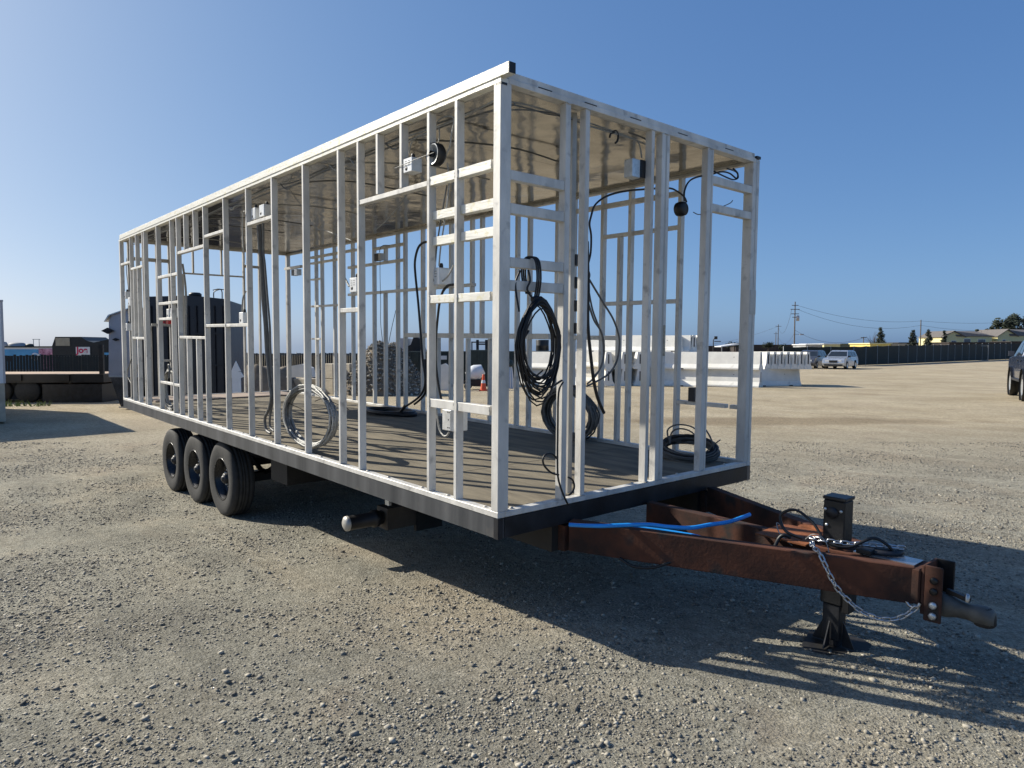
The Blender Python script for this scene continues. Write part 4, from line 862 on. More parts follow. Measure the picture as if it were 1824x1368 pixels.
sz = np.clip(rng.lognormal(math.log(.030), .4, len(pos)), .014, .08)
tag(link('gravel_pile', stones_mesh('gravel_pile', np.array([p[:] for p in pos]), sz, pilem, .8, 9)), 'pile of dark and pale crushed rock beyond the trailer', 'gravel pile', kind='stuff')
mound('earth_mound', 'low bare brown earth mound between the black trailer and the concrete blocks', 476, 28, 3.0, 2.5, 1.05, brownm, 0, .5, seed=7, cat='earth mound')
mound('earth_mound', 'small earth heap in front of the concrete blocks', 560, 29, 1.6, 1.4, .9, brownm, .2, .3, seed=12, cat='earth mound')
def block(u, s, lvl, yaw=0, wd=.62, label='', ht=.60):
    o = MB().box((-wd/2, 0, 0), (wd/2, .6, ht-.012)).build('concrete_block', concd, bevel=.02); o.matrix_world = frame_at(u, s, yaw, lvl*ht)
    return tag(o, label, 'concrete block', 'tan concrete blocks stacked beside the gravel pile')
for lvl, nm in ((0, 'lower'), (1, 'upper')):
    for k, (u, side) in enumerate(((583, 'left end'), (613, 'middle'), (641, 'right end, touching the gravel'))):
        block(u, 27.2, lvl, -38, .66, f'tan concrete block, {nm} course, {side}')
block(535, 27.5, 0, -35, .9, 'pale tan concrete block lying apart beside the earth mound'); block(650, 27.0, 2, -38, .4, 'small tan block on top of the stack by the gravel', .45)
tag(MB().prism([(-.5, 0), (.5, 0), (.42, .35), (.1, .5), (-.35, .42)], Matrix.Rotation(PI/2, 4, 'X'), .5).build('broken_concrete', concm), 'broken white concrete lump on the earth mound left of the tan blocks', 'rubble').matrix_world = frame_at(540, 26.6, 0, .70)
# machines whose tops show above the pile
r = thing('loader', 'orange loader with black cab showing above the gravel pile', 'loader', 684, 33)
bpart(r, 'engine_cover', (-.45, 0, .7), (.05, 1.4, 2.0), yelmach); bpart(r, 'cab', (.12, .1, .7), (.55, 1.3, 1.95), blackp); bpart(r, 'bucket', (-.6, -.6, .1), (.6, -.05, .7), blackp)
for x_ in (-.5, .5): MB().lathe([(0, -.15), (.4, -.15), (.4, .15), (0, .15)], Matrix.Translation((x_, .3, .4)) @ Matrix.Rotation(PI/2, 4, 'Y'), 16).build('wheel', rubber, r)
r = thing('dark_truck', 'dark truck cab and grey box standing behind the gravel pile', 'truck', 728, 38)
bpart(r, 'grey_box', (-.55, 0, .8), (-.12, 3, 2.35), greyp)
MB().prism([(-.1, .8), (.95, .8), (.95, 1.55), (.75, 1.75), (.62, 2.3), (.45, 2.42), (.25, 2.40), (.1, 2.0), (-.1, 1.9)], Matrix.Translation((0, 1.6, 0)) @ Matrix.Rotation(PI/2, 4, 'X'), 1.5).build('cab', blackp, r)
for x_ in (-.3, .7): MB().lathe([(0, -.15), (.45, -.15), (.45, .15), (0, .15)], Matrix.Translation((x_, .3, .45)) @ Matrix.Rotation(PI/2, 4, 'X'), 16).build('wheel', rubber, r)

# fences ------------------------------------------------------------------
def slat_fence(label, pts, h, pitch, m_=fencem):
    P = [at(u, s) for u, s in pts]; root = empty('slat_fence', P[0]); tag(root, label, 'fence'); q = MB(); R_ = random.Random(5)
    for a, b in zip(P, P[1:]):
        n = max(1, int((b-a).length/pitch)); t_ = (b-a)/n; dr = t_.normalized(); nr = Vector((-dr.y, dr.x, 0)); ang = math.atan2(dr.y, dr.x)
        for k in range(n):
            p = a+t_*(k+.5)-P[0]; M_ = Matrix.Translation(p) @ Matrix.Rotation(ang+R_.uniform(-.25, .25), 4, 'Z')
            q.box((-pitch*.46, -.012, .04), (pitch*.46, .012, h+R_.uniform(-.03, .03)), 0, M_)
        for k in range(int((b-a).length/3)+1):
            p = a+dr*min(k*3.0, (b-a).length)-P[0]; MB().lathe([(.03, -.05), (.03, h+.05), (0, h+.07)], Matrix.Translation(p+nr*.05), 8).build('fence_post', steelp, root)
        MB().bar(a-P[0]+nr*.05+Vector((0,0,h-.06)), b-P[0]+nr*.05+Vector((0,0,h-.06)), .03, .03).build('top_wire', steelp, root)
    o = q.build('slats', m_, root); o['kind'] = 'stuff'
    return root
slat_fence('dark slat fence at the left, running behind the empty flatbed trailer', [(-260, 27), (215, 31)], 1.50, .105)
slat_fence('dark slat fence beyond the earth mound and concrete blocks', [(440, 44), (600, 46), (720, 47)], 1.50, .13)
def screen_fence(label, segs, m_=screenm):
    root = empty('screened_fence', at(*segs[0][:2])); tag(root, label, 'fence'); O = root.location
    for (u0, s0, h0), (u1, s1, h1) in zip(segs, segs[1:]):
        a, b = at(u0, s0)-O, at(u1, s1)-O; n = max(1, round((b-a).length/3.2))
        for k in range(n):
            p, q_ = a.lerp(b, k/n), a.lerp(b, (k+1)/n); ha, hb = h0+(h1-h0)*k/n, h0+(h1-h0)*(k+1)/n; dr = (q_-p).normalized(); nr = Vector((-dr.y, dr.x, 0))*.02
            p2, q2 = p+dr*.05, q_-dr*.05; mm = MB(); mid = (p2+q2)/2 + nr*random.uniform(-2, 2)
            vs = []
            for c_ in (p2, mid, q2):
                f_ = (c_-p2).length/(q2-p2).length; hh = ha+(hb-ha)*f_-(.05 if c_ is mid else 0)
                for off in (nr, -nr): vs += [c_+off+Vector((0,0,.05)), c_+off+Vector((0,0,hh))]
            mm.add(vs, [(0,1,5,4),(4,5,9,8),(2,6,7,3),(6,10,11,7),(1,3,7,5),(5,7,11,9),(0,4,6,2),(4,8,10,6),(0,2,3,1),(8,9,11,10)]); mm.build('screen_panel', m_, root)
            MB().lathe([(.035, -.05), (.035, ha+.06), (0, ha+.08)], Matrix.Translation(p), 8).build('fence_post', steelp, root)
    return root
screen_fence('long fence with dark green windscreen running to the right behind the parked cars', [(1395, 72, 2.0), (1520, 74, 2.05), (1600, 82, 2.2), (1700, 98, 2.4), (1800, 116, 2.7), (1960, 130, 2.9)])
r = thing('gate', 'narrow steel framed gate set in the green screened fence left of the houses', 'gate', 1752, 105.5)
for x_ in (-.75, .6): bpart(r, 'gate_post', (x_-.05, -.05, 0), (x_+.05, .05, 2.35), steelp)
for z_ in (.02, 2.2): bpart(r, 'gate_rail', (-.70, -.03, z_), (.55, .03, z_+.06), steelp)

# vehicles ----------------------------------------------------------------
def vehicle(name, label, cat, u, s, yaw, Lv, Wv, side, glass, paint, wheels, wr, extra=None, cut=.22, belt=1.0, topz=1.65, h=0.0):
    """side: outline (x forward, z); local X is forward, Y left"""
    root = tag(empty(name, m=frame_at(u, s, 0, h) @ Matrix.Rotation(math.radians(yaw), 4, 'Z')), label, cat)
    ins = lambda z: 0 if z < belt else cut*(z-belt)/(topz-belt)
    q = MB(); n = len(side)
    vs = [(x, Wv/2-ins(z), z) for x, z in side] + [(x, -Wv/2+ins(z), z) for x, z in side]
    q.add(vs, [tuple(range(n)), tuple(range(2*n-1, n-1, -1))] + [(k, (k+1) % n, n+(k+1) % n, n+k) for k in range(n)])
    body = q.build('body', paint, root, bevel=.02)
    for poly in glass['side']:
        for sg, nm in ((1, 0), (-1, 1)):
            g = MB(); off = .012
            vs = [(x, sg*(Wv/2-ins(z)+off), z) for x, z in poly] + [(x, sg*(Wv/2-ins(z)-.02), z) for x, z in poly]; m_ = len(poly)
            g.add(vs, [tuple(range(m_)), tuple(range(2*m_-1, m_-1, -1))]+[(k, (k+1) % m_, m_+(k+1) % m_, m_+k) for k in range(m_)]); g.build('side_window', glassm, root)
    for nm, (x0, z0), (x1, z1) in glass['ends']:
        g = MB(); d_ = Vector((z1-z0, 0, -(x1-x0))).normalized()*.014; d_ = d_ if (d_.x > 0) == (x0 > 0 or nm == 'windscreen') else -d_
        f = []
        for o_ in (1, -1.5):
            f += [Vector((x0, Wv/2-ins(z0)-.07, z0))+d_*o_, Vector((x0, -Wv/2+ins(z0)+.07, z0))+d_*o_, Vector((x1, -Wv/2+ins(z1)+.07, z1))+d_*o_, Vector((x1, Wv/2-ins(z1)-.07, z1))+d_*o_]
        g.add(f, [(0,1,2,3),(7,6,5,4),(0,4,5,1),(1,5,6,2),(2,6,7,3),(3,7,4,0)]); g.build(nm, glassm, root)
    wm = MB().lathe([(.0, -.11), (wr*.6, -.11), (wr*.92, -.12), (wr, -.09), (wr, .09), (wr*.92, .12), (wr*.6, .11), (0, .11)], None, 22).mesh('wheel', rubber)
    hm_ = MB().lathe([(wr*.60, -.125), (wr*.56, -.118), (wr*.1, -.122), (0, -.125)], None, 16).mesh('rim', galv)
    am = MB().lathe([(wr*1.14, -.02), (wr*1.14, .02), (0, .02)], None, 20).mesh('wheel_arch', blackp)
    for x_ in wheels:
        for sg in (1, -1):
            M_ = Matrix.Translation((x_, sg*(Wv/2-.10), wr)) @ Matrix.Rotation(PI/2*sg, 4, 'X')
            wo_ = link('wheel', wm, root); wo_.matrix_local = M_; link('rim', hm_, wo_)
            a_ = link('wheel_arch', am, root); a_.matrix_local = Matrix.Translation((x_, sg*(Wv/2-.015), wr+.03)) @ Matrix.Rotation(PI/2*sg, 4, 'X')
    if extra: extra(root)
    return root
SUVS = [(2.25, .35), (2.32, .55), (2.25, .85), (2.05, .98), (1.15, 1.08), (.45, 1.60), (.2, 1.68), (-1.6, 1.66), (-1.95, 1.58), (-2.25, 1.05), (-2.32, .85), (-2.30, .40), (-2.1, .28), (2.0, .26)]
SUVG = dict(side=[[(.95, 1.12), (.40, 1.56), (-.35, 1.58), (-.38, 1.10)], [(-.46, 1.10), (-.43, 1.58), (-1.25, 1.56), (-1.30, 1.10)], [(-1.38, 1.10), (-1.33, 1.55), (-1.75, 1.50), (-1.98, 1.12)]], ends=[('windscreen', (1.08, 1.12), (.50, 1.56)), ('rear_window', (-2.21, 1.10), (-1.98, 1.52))])
def suv_extra(root):
    for sg in (1, -1):
        MB().box((2.13, sg*.52-.17, .68), (2.30, sg*.52+.17, .82)).build('headlight', lamp_g, root); MB().box((-2.33, sg*.72-.08, .85), (-2.25, sg*.72+.08, 1.15)).build('tail_light', redm, root)
        MB().box((.85, sg*.98-.09, 1.05), (.98, sg*.98+.09, 1.20)).build('mirror', blackp, root)
        for x_ in (.15, -.85): MB().box((x_-.1, sg*.925-.006, .92), (x_+.02, sg*.925+.006, .95)).build('door_handle', blackp, root)
    MB().box((2.25, -.34, .60), (2.335, .34, .80)).build('grille', blackp, root); MB().box((2.2, -.75, .30), (2.345, .75, .44)).build('bumper', blackp, root)
    for sg in (.62, -.62): MB().box((-1.5, sg-.02, 1.67), (.1, sg+.02, 1.72)).build('roof_rail', blackp, root)
vehicle('parked_car', 'dark grey station wagon parked nose left just beyond the barrier end', 'car', 1444, 65.5, 232, 4.6, 1.85, SUVS, SUVG, darkp, (1.4, -1.35), .35, suv_extra)
vehicle('parked_car', 'silver blue sport utility car parked to the right of the dark one', 'car', 1497, 63.5, 230, 4.6, 1.85, SUVS, SUVG, silvp, (1.4, -1.35), .36, suv_extra)
PKS = [(2.7, .75), (2.8, 1.0), (2.75, 1.32), (2.5, 1.42), (1.25, 1.50), (.62, 2.00), (.35, 2.08), (-.75, 2.07), (-1.0, 1.98), (-1.15, 1.52), (-2.8, 1.50), (-2.85, 1.30), (-2.85, .85), (-2.5, .70), (2.4, .66)]
PKG = dict(side=[[(1.02, 1.54), (.55, 1.94), (-.10, 1.96), (-.12, 1.52)], [(-.22, 1.52), (-.20, 1.96), (-.78, 1.95), (-.95, 1.53)]], ends=[('windscreen', (1.18, 1.54), (.70, 1.94)), ('rear_window', (-1.13, 1.56), (-1.01, 1.94))])
def pk_extra(root):
    for sg in (1, -1):
        MB().box((.82, sg*1.10-.09, 1.50), (.93, sg*1.10+.09, 1.68)).build('mirror', darkp, root)
        MB().box((1.15, sg*.98-.07, .62), (-1.2, sg*.98+.07, .70)).build('side_step', blackp, root)
        for x_ in (1.75, -1.75): MB().lathe([(.58, -.10), (.60, .06), (.52, .06)], Matrix.Translation((x_, sg*.96, .52)) @ Matrix.Rotation(PI/2*sg, 4, 'X'), 24).build('fender_flare', blackp, root)
        MB().box((-2.88, sg*.85-.09, 1.05), (-2.80, sg*.85+.09, 1.45)).build('tail_light', redm, root)
        for x_ in (.0, -.85): MB().box((x_-.08, sg*1.0-.01, 1.32), (x_+.10, sg*1.0+.012, 1.37)).build('door_handle', blackp, root)
    MB().box((-3.0, -.85, .72), (-2.86, .85, .92)).build('rear_bumper', galv, root)
vehicle('pickup_truck', 'dark navy lifted pickup truck with big tyres, cut off by the right edge', 'truck', 1874, 24.6, 60, 5.7, 2.0, PKS, PKG, navyp, (1.75, -1.75), .47, pk_extra, cut=.20, belt=1.45, topz=2.08)

# left side ----------------------------------------------------------------
r = thing('white_box_trailer', 'white box trailer cut off by the left edge of the picture', 'trailer', 8, 16.4, 40)
bpart(r, 'wall', (-2.6, 0, .95), (0, 6, 2.85), whitep); bpart(r, 'lower_panel', (-2.58, .02, .05), (-.01, 5.9, .948), concd); bpart(r, 'corner_trim', (-.03, -.012, .95), (.012, .05, 2.86), greyp)
bpart(r, 'roof_cap', (-2.62, -.02, 2.861), (.02, 6.02, 2.90), greyp)
for y_ in (2.6, 3.5): MB().lathe([(0, -.1), (.36, -.1), (.36, .1), (0, .1)], Matrix.Translation((-.12, y_, .36)) @ Matrix.Rotation(PI/2, 4, 'Y'), 18).build('wheel', rubber, r)
r = thing('flatbed_trailer', 'empty black flatbed trailer with a tan wooden deck in front of the slat fence', 'trailer', 182, 23.0, 4)
for i in range(7): bpart(r, 'deck_plank', (-5.6, .02+.30*i, .90), (-.02, .31+.30*i, .945), wooddeck)
bpart(r, 'side_rail', (-5.6, -.06, .66), (0, 0, .93), blackp); bpart(r, 'side_rail', (-5.6, 2.14, .66), (0, 2.2, .93), blackp); bpart(r, 'end_rail', (-.0, -.06, .66), (.06, 2.2, .93), blackp)
for i in range(3): bpart(r, 'stake_pocket', (-4.4+1.5*i, -.11, .72), (-4.0+1.5*i, -.061, .93), blackp)
for i in range(4): bpart(r, 'cross_member', (-5+1.3*i, .01, .62), (-4.9+1.3*i, 2.13, .89), blackp)
for y_ in (.1, 2.0):
    for x_ in (-2.4, -3.3): MB().lathe([(0, -.1), (.38, -.1), (.38, .1), (0, .1)], Matrix.Translation((x_, y_, .38)) @ Matrix.Rotation(PI/2, 4, 'X'), 18).build('wheel', rubber, r)
MB().box((-1.9, -.02, .0), (-.02, 2, .60)).build('ramp_box', frontm, r); MB().box((-5.6, 1.2, .0), (-4.1, 2, .60)).build('shade_filler_box', frontm, r); MB().box((-2.05, .9, .05), (-5.0, 1.1, .60)).build('shade_filler_box', frontm, r)  # filler boxes added, ramp box blackened, to deepen the shade under the deck
bpart(r, 'upright_stake', (-.05, -.1, .94), (.08, .0, 1.9), blackp)
q = MB()
for k in range(60):
    a_ = random.uniform(-.8, .8); b_ = random.uniform(-.2, .2); hh = random.uniform(.06, .2); q.tube([(a_, b_, 0), (a_+random.uniform(-.1, .1), b_+random.uniform(-.08, .08), hh)], [.02, .004], 3)
o = q.build('weeds', leaf_w); o.matrix_world = frame_at(40, 21.5); tag(o, 'green weeds growing in the shade below the flatbed trailer', 'weeds', kind='stuff')
def food_truck(name, label, u0, u1, s, v0, panels, m_):
    wd = W(u1-u0, s); r = thing(name, label, 'trailer', (u0+u1)/2, s); zt = top(v0, s)-r.location.z
    bpart(r, 'body', (-wd/2, 0, .5), (wd/2, 2.3, zt), m_); bpart(r, 'roof_edge', (-wd/2-.04, -.05, zt+.001), (wd/2+.04, 2.35, zt+.07), blackp)
    for nm, a, b, z0, z1, pm in panels: bpart(r, nm, (-wd/2+a*wd, -.02, zt-z0), (-wd/2+b*wd, -.001, zt-z1), pm)
    for x_ in (-wd/3, wd/3): MB().lathe([(0, -.1), (.36, -.1), (.36, .1), (0, .1)], Matrix.Translation((x_, .1, .36)) @ Matrix.Rotation(PI/2, 4, 'X'), 16).build('wheel', rubber, r)
    return r, wd, zt
r, wd, zt = food_truck('mural_trailer', 'trailer with a blue and pink painted side behind the left slat fence', 2, 96, 38, 619, [], whitep)
bpart(r, 'blue_panel', (-wd/2+.03, -.02, zt-1.2), (wd/2-.8, -.001, zt-.10), mural); bpart(r, 'pink_panel', (wd/2-.79, -.02, zt-1.2), (wd/2-.05, -.001, zt-.06), pinkm)
q = MB(); q.lathe([(.14, 0), (.22, 0), (.22, .02), (.14, .02)], Matrix.Translation((wd/2-.98, -.022, zt-.5)) @ Matrix.Rotation(PI/2, 4, 'X'), 20); q.build('white_ring', whitep, r)
MB().tube([(wd/2-.8, -.03, zt-.75), (wd/2-.68, -.03, zt-.4), (wd/2-.6, -.03, zt-.75)], .05, 6, samp=4).build('dark_squiggle', blackp, r)
MB().box((-wd/2+.1, -.03, zt-.75), (-wd/2+.65, -.021, zt-.45)).build('dark_blue_mark', navyp, r)
def dome(name, label, cat, u, s, v, wd, ht, m_):
    q = MB(); z0 = 0; q.lathe([(wd/2, 0), (wd/2*.96, ht*.5), (wd/2*.7, ht*.9), (0, ht)], Matrix.Scale(.5, 4, (0, 1, 0)), 20)
    o = q.build(name, m_); M_ = frame_at(u, s); M_.translation.z = top(v, s); o.matrix_world = M_; return tag(o, label, cat)
dome('covered_machine', 'long grey tarp covered hump above the blue painted trailer', 'tarp', 32, 39, 618.5, 1.05, .27, tarpg); dome('covered_machine', 'small grey tarp hump at the far left edge above the blue trailer', 'tarp', 6, 39, 618.5, .6, .32, tarpg)
dome('covered_machine', 'small dark hump right of the grey tarp hump', 'tarp', 54, 39, 618.5, .5, .2, dgreen)
r = thing('pipe_frame', 'thin pipe frame standing above the blue painted trailer', 'frame', 66, 39.6); zt2 = top(605, 39.6)-r.location.z
for x_ in (-.16, .16): bpart(r, 'upright', (x_-.012, 0, .1), (x_+.012, .02, zt2), steelp)
bpart(r, 'top_bar', (-.22, 0, zt2+.001), (.22, .02, zt2+.03), steelp)
# black truck with canvas-topped bed and a sign with red letters
r = thing('canvas_truck', 'black canvas topped truck with a red lettered white sign behind the slat fence', 'truck', 148, 36)
zc = lambda v: top(v, 36)-r.location.z
X = lambda u: W(u-148, 36)
MB().prism([(X(94), .5), (X(197), .5), (X(197), zc(606)), (X(186), zc(609)), (X(168), zc(610)), (X(156), zc(607)), (X(146), zc(600)), (X(100), zc(600)), (X(94), zc(616))], Matrix.Translation((0, 2.2, 0)) @ Matrix.Rotation(PI/2, 4, 'X'), 2.2).build('canvas_cover', blackp, r)
bpart(r, 'beige_panel', (X(101), -.03, zc(616)), (X(126), -.001, zc(602)), canvas)
MB().prism([(X(168), zc(610.5)), (X(198), zc(604)), (X(198), zc(628)), (X(186), zc(632))], Matrix.Translation((0, -.01, 0)) @ Matrix.Rotation(PI/2, 4, 'X'), .05).build('flap', blackp, r)
bpart(r, 'white_sign', (X(137), -.05, zc(633)), (X(162), -.031, zc(618)), signw)
def text3d(txt, size, mat_, parent, loc, name, ext=.006):
    c_ = bpy.data.curves.new(name, 'FONT'); c_.body = txt; c_.size = size; c_.extrude = ext; c_.offset = size*.03
    o_ = bpy.data.objects.new('tmp', c_); dg = bpy.context.evaluated_depsgraph_get(); col.objects.link(o_); dg.update()
    me_ = bpy.data.meshes.new_from_object(o_.evaluated_get(dg)); bpy.data.objects.remove(o_); me_.materials.clear(); me_.materials.append(mat_)
    p_ = link(name, me_, parent); p_.matrix_local = Matrix.Translation(loc) @ Matrix.Rotation(PI/2, 4, 'X'); return p_
text3d('Joe', .44, redtxt, r, (X(138.5), -.058, zc(628.5)), 'red_letters')
bpart(r, 'pale_board', (X(185), -.08, zc(634)), (X(198), -.065, zc(628)), mural)
for x_ in (-1.0, 1.0): MB().lathe([(0, -.1), (.4, -.1), (.4, .1), (0, .1)], Matrix.Translation((x_, .1, .4)) @ Matrix.Rotation(PI/2, 4, 'X'), 16).build('wheel', rubber, r)

# silver enclosed trailer touching the rear corner in the picture
r = thing('silver_enclosed_trailer', 'silver enclosed trailer with diamond shaped vents behind the rear corner post', 'trailer', 222, 20.2, -8)
M2 = Matrix.Rotation(PI/2, 4, 'X')
MB().prism([(-.52, .95), (-.46, 2.55), (-.38, 2.72), (.25, 2.92), (.55, 2.92), (.55, .95)], Matrix.Translation((0, 4.2, 0)) @ M2, 4.2).build('upper_wall', greyp, r)
MB().prism([(-.46, .949), (.55, .949), (.55, .05), (-.10, .05), (-.16, .12)], Matrix.Translation((0, 4.18, 0)) @ M2, 4.2).build('lower_wall', mat('polished_dark_panel', (.16, .16, .17), .2, .8, .2, 4), r)
MB().prism([(-.56, 2.54), (-.42, 2.74), (.27, 2.945), (.57, 2.945), (.57, 2.921), (.26, 2.921), (-.38, 2.721), (-.52, 2.56)], Matrix.Translation((0, 4.22, 0)) @ M2, 4.3).build('roof_trim', galv, r)
for (x_, z_, sc) in ((-.46, 2.28, .20), (-.22, 2.03, .10)):
    MB().prism([(-sc, 0), (0, .45*sc), (sc, 0), (0, -.45*sc)], Matrix.Translation((x_, -.025, z_)) @ M2, .05).build('diamond_vent', frontm, r)
bpart(r, 'belt_trim', (-.47, -.03, .94), (.55, -.0205, .99), galv); bpart(r, 'bottom_trim', (-.2, -.03, .05), (.55, -.0205, .09), galv)

# black enclosed trailer behind
r = thing('black_enclosed_trailer', 'tall black enclosed trailer with door bars seen through the rear of the frame', 'trailer', 402, 19.2, 0)
zb = lambda v: top(v, 19.2)-r.location.z
XB = lambda u: W(u-402, 19.2)
q = MB(); rear = [(XB(262), zb(529)), (XB(345), zb(527)), (XB(402), zb(533))]
side_d = Vector((-.62, 3.1, 0))
bot = .35
vs = [(XB(262), 0, bot), (0, 0, bot)] + [(x, 0, z) for x, z in reversed(rear)]; n_ = len(vs)
vs2 = [Vector(v)+side_d for v in vs]; q.add(list(map(Vector, vs))+vs2, [tuple(range(n_)), tuple(range(2*n_-1, n_-1, -1))]+[(k, (k+1) % n_, n_+(k+1) % n_, n_+k) for k in range(n_)])
bl = mat('black_trailer_skin', (.012, .014, .022), .3, .1, .1, 3); q.build('body', bl, r)
q = MB(); s0, s1 = Vector((.012, .02, 0)), Vector((.012, .02, 0))+side_d
q.add([s0+Vector((0,0,.36)), s1+Vector((0,0,.36)), s1+Vector((0,0,zb(533)-.02)), s0+Vector((0,0,zb(533)-.02)), s0+Vector((-.02,0,.36)), s1+Vector((-.02,0,.36)), s1+Vector((-.02,0,zb(533)-.02)), s0+Vector((-.02,0,zb(533)-.02))], [(0,1,2,3),(7,6,5,4),(0,4,5,1),(1,5,6,2),(2,6,7,3),(3,7,4,0)])
q.build('navy_side_skin', mat('navy_trailer_skin', (.022, .032, .055), .5, .0, .08, 3), r)
for u in (272, 300, 338, 352, 366, 384, 398): bpart(r, 'door_bar', (XB(u)-.02, -.05, .5), (XB(u)+.02, -.01, zb(545)), frontm)
for v in (596, 652): bpart(r, 'hinge_strip', (XB(350), -.075, zb(v)), (XB(400), -.051, zb(v)+.05), frontm)
MB().lathe([(0, 0), (.17, 0), (.17, .08), (.12, .115), (0, .115)], Matrix.Translation((XB(336), .5, zb(527)+.001)), 20).build('roof_vent', blackp, r)
MB().tube([(XB(374), .3, zb(516)), (XB(384), .3, zb(514)), (XB(392), .3, zb(515)), (XB(400), .3, zb(515))], .014, 6, samp=3).build('roof_rack_pipe', blackp, r)
MB().tube([(XB(378), .2, zb(530)), (XB(378), .2, zb(522)), (XB(381), .2, zb(518)), (XB(392), .2, zb(516)), (XB(393), .2, zb(532))], .014, 6, samp=3).build('roof_rack_pipe', blackp, r)
MB().box((XB(291), -.06, zb(577)), (XB(297), -.052, zb(572))).build('tail_light', redm, r)
for x_ in (-1.9, -.25): MB().lathe([(0, -.12), (.38, -.12), (.38, .12), (0, .12)], Matrix.Translation((x_, .6, .38)) @ Matrix.Rotation(PI/2, 4, 'Y'), 18).build('wheel', rubber, r)
o = MB().prism([(-.11, 0), (.12, 0), (.12, .56), (.21, .60), (.13, .72), (.03, .74), (.13, .74), (0, 1.02), (-.13, .74), (-.12, .60), (-.11, .56)], Matrix.Translation((0, .03, 0)) @ M2, .03).build('arrow_board', whitep)
o.matrix_world = frame_at(420, 18.6, 0, .42); tag(o, 'white board shaped like a stacked arrow standing in front of the navy trailer side', 'board')

# town beyond the yard ------------------------------------------------------
def pole(u, s, vtop, arms, label, lean=0, r0=.15, xform=False):
    root = thing('utility_pole', label, 'pole', u, s); ht = top(vtop, s)-root.location.z
    MB().tube([(0, 0, -.2), (lean, 0, ht)], [r0, r0*.65], 8).build('pole', woodp, root)
    for f, wd in arms: bpart(root, 'crossarm', (-wd/2+lean*f, -.05, ht*f), (wd/2+lean*f, .05, ht*f+.12), woodp)
    if xform:
        MB().lathe([(0, 0), (.28, 0), (.28, .9), (.2, 1.0), (0, 1.0)], Matrix.Translation((.55, 0, ht*.66)), 14).build('transformer', greyp, root)
        bpart(root, 'street_lamp_arm', (.1, -.03, ht*.42), (1.1, .03, ht*.42+.06), woodp); bpart(root, 'street_lamp_head', (1.0, -.12, ht*.42-.12), (1.7, .12, ht*.42+.1), greyp)
    return root, ht
P1, h1 = pole(1414, 130, 538, ((.93, 1.2), (.86, 1.7), (.78, 1.5), (.72, 1.0)), 'tall utility pole with cross arms and a transformer', xform=True)
P2, h2 = pole(1385, 190, 578, ((.93, 1.6),), 'smaller utility pole left of the tall one'); P3, h3 = pole(1381, 230, 591, ((.9, 1.4),), 'faint short pole beside the smaller utility pole')
P4, h4 = pole(1638, 150, 570, (), 'bare pole between the conifers and the yellow houses'); P5, h5 = pole(1316, 240, 590, (), 'thin distant pole seen left of the right corner post')
P6, h6 = pole(1537, 120, 600, ((.95, 1.0),), 'short dark post above the fence left of the bare tree', r0=.1)
def wire(a, b, sag, label):
    a, b = Vector(a), Vector(b); o = MB().tube([a.lerp(b, t/10)-Vector((0, 0, sag*4*(t/10)*(1-t/10))) for t in range(11)], .022, 4).build('power_line', cableb)
    return tag(o, label, 'power line', 'power lines')
tp = lambda P, h, f, x=0: P.location+Vector((0, 0, h*f))+RGT*x
far_r = at(1900, 170); far_r.z = top(560, 170)
for f, sg in ((.93, 1.2), (.86, 1.8)):
    hl = 'upper' if f > .9 else 'lower'
    wire(tp(P1, h1, f, .6), tp(P4, h4, .97 if f > .9 else .85), sg, f'{hl} power line from the tall pole to the bare pole by the houses')
    wire(tp(P4, h4, .97 if f > .9 else .85), far_r-Vector((0, 0, 1.5 if f < .9 else 0)), sg, f'{hl} power line running right from the bare pole over the houses')
wire(tp(P1, h1, .5), tp(P6, h6, .95), 1.5, 'low drooping wire right of the tall pole'); wire(tp(P1, h1, .86, -.6), tp(P2, h2, .93), 3.0, 'sagging wire between the tall pole and the smaller pole'); wire(tp(P1, h1, .45), tp(P2, h2, .6), 2.0, 'lower sagging wire between the tall pole and the smaller pole')
far_l = at(1180, 260); far_l.z = top(612, 260); wire(tp(P2, h2, .93), far_l, 2.5, 'wire running down to the left from the smaller pole')

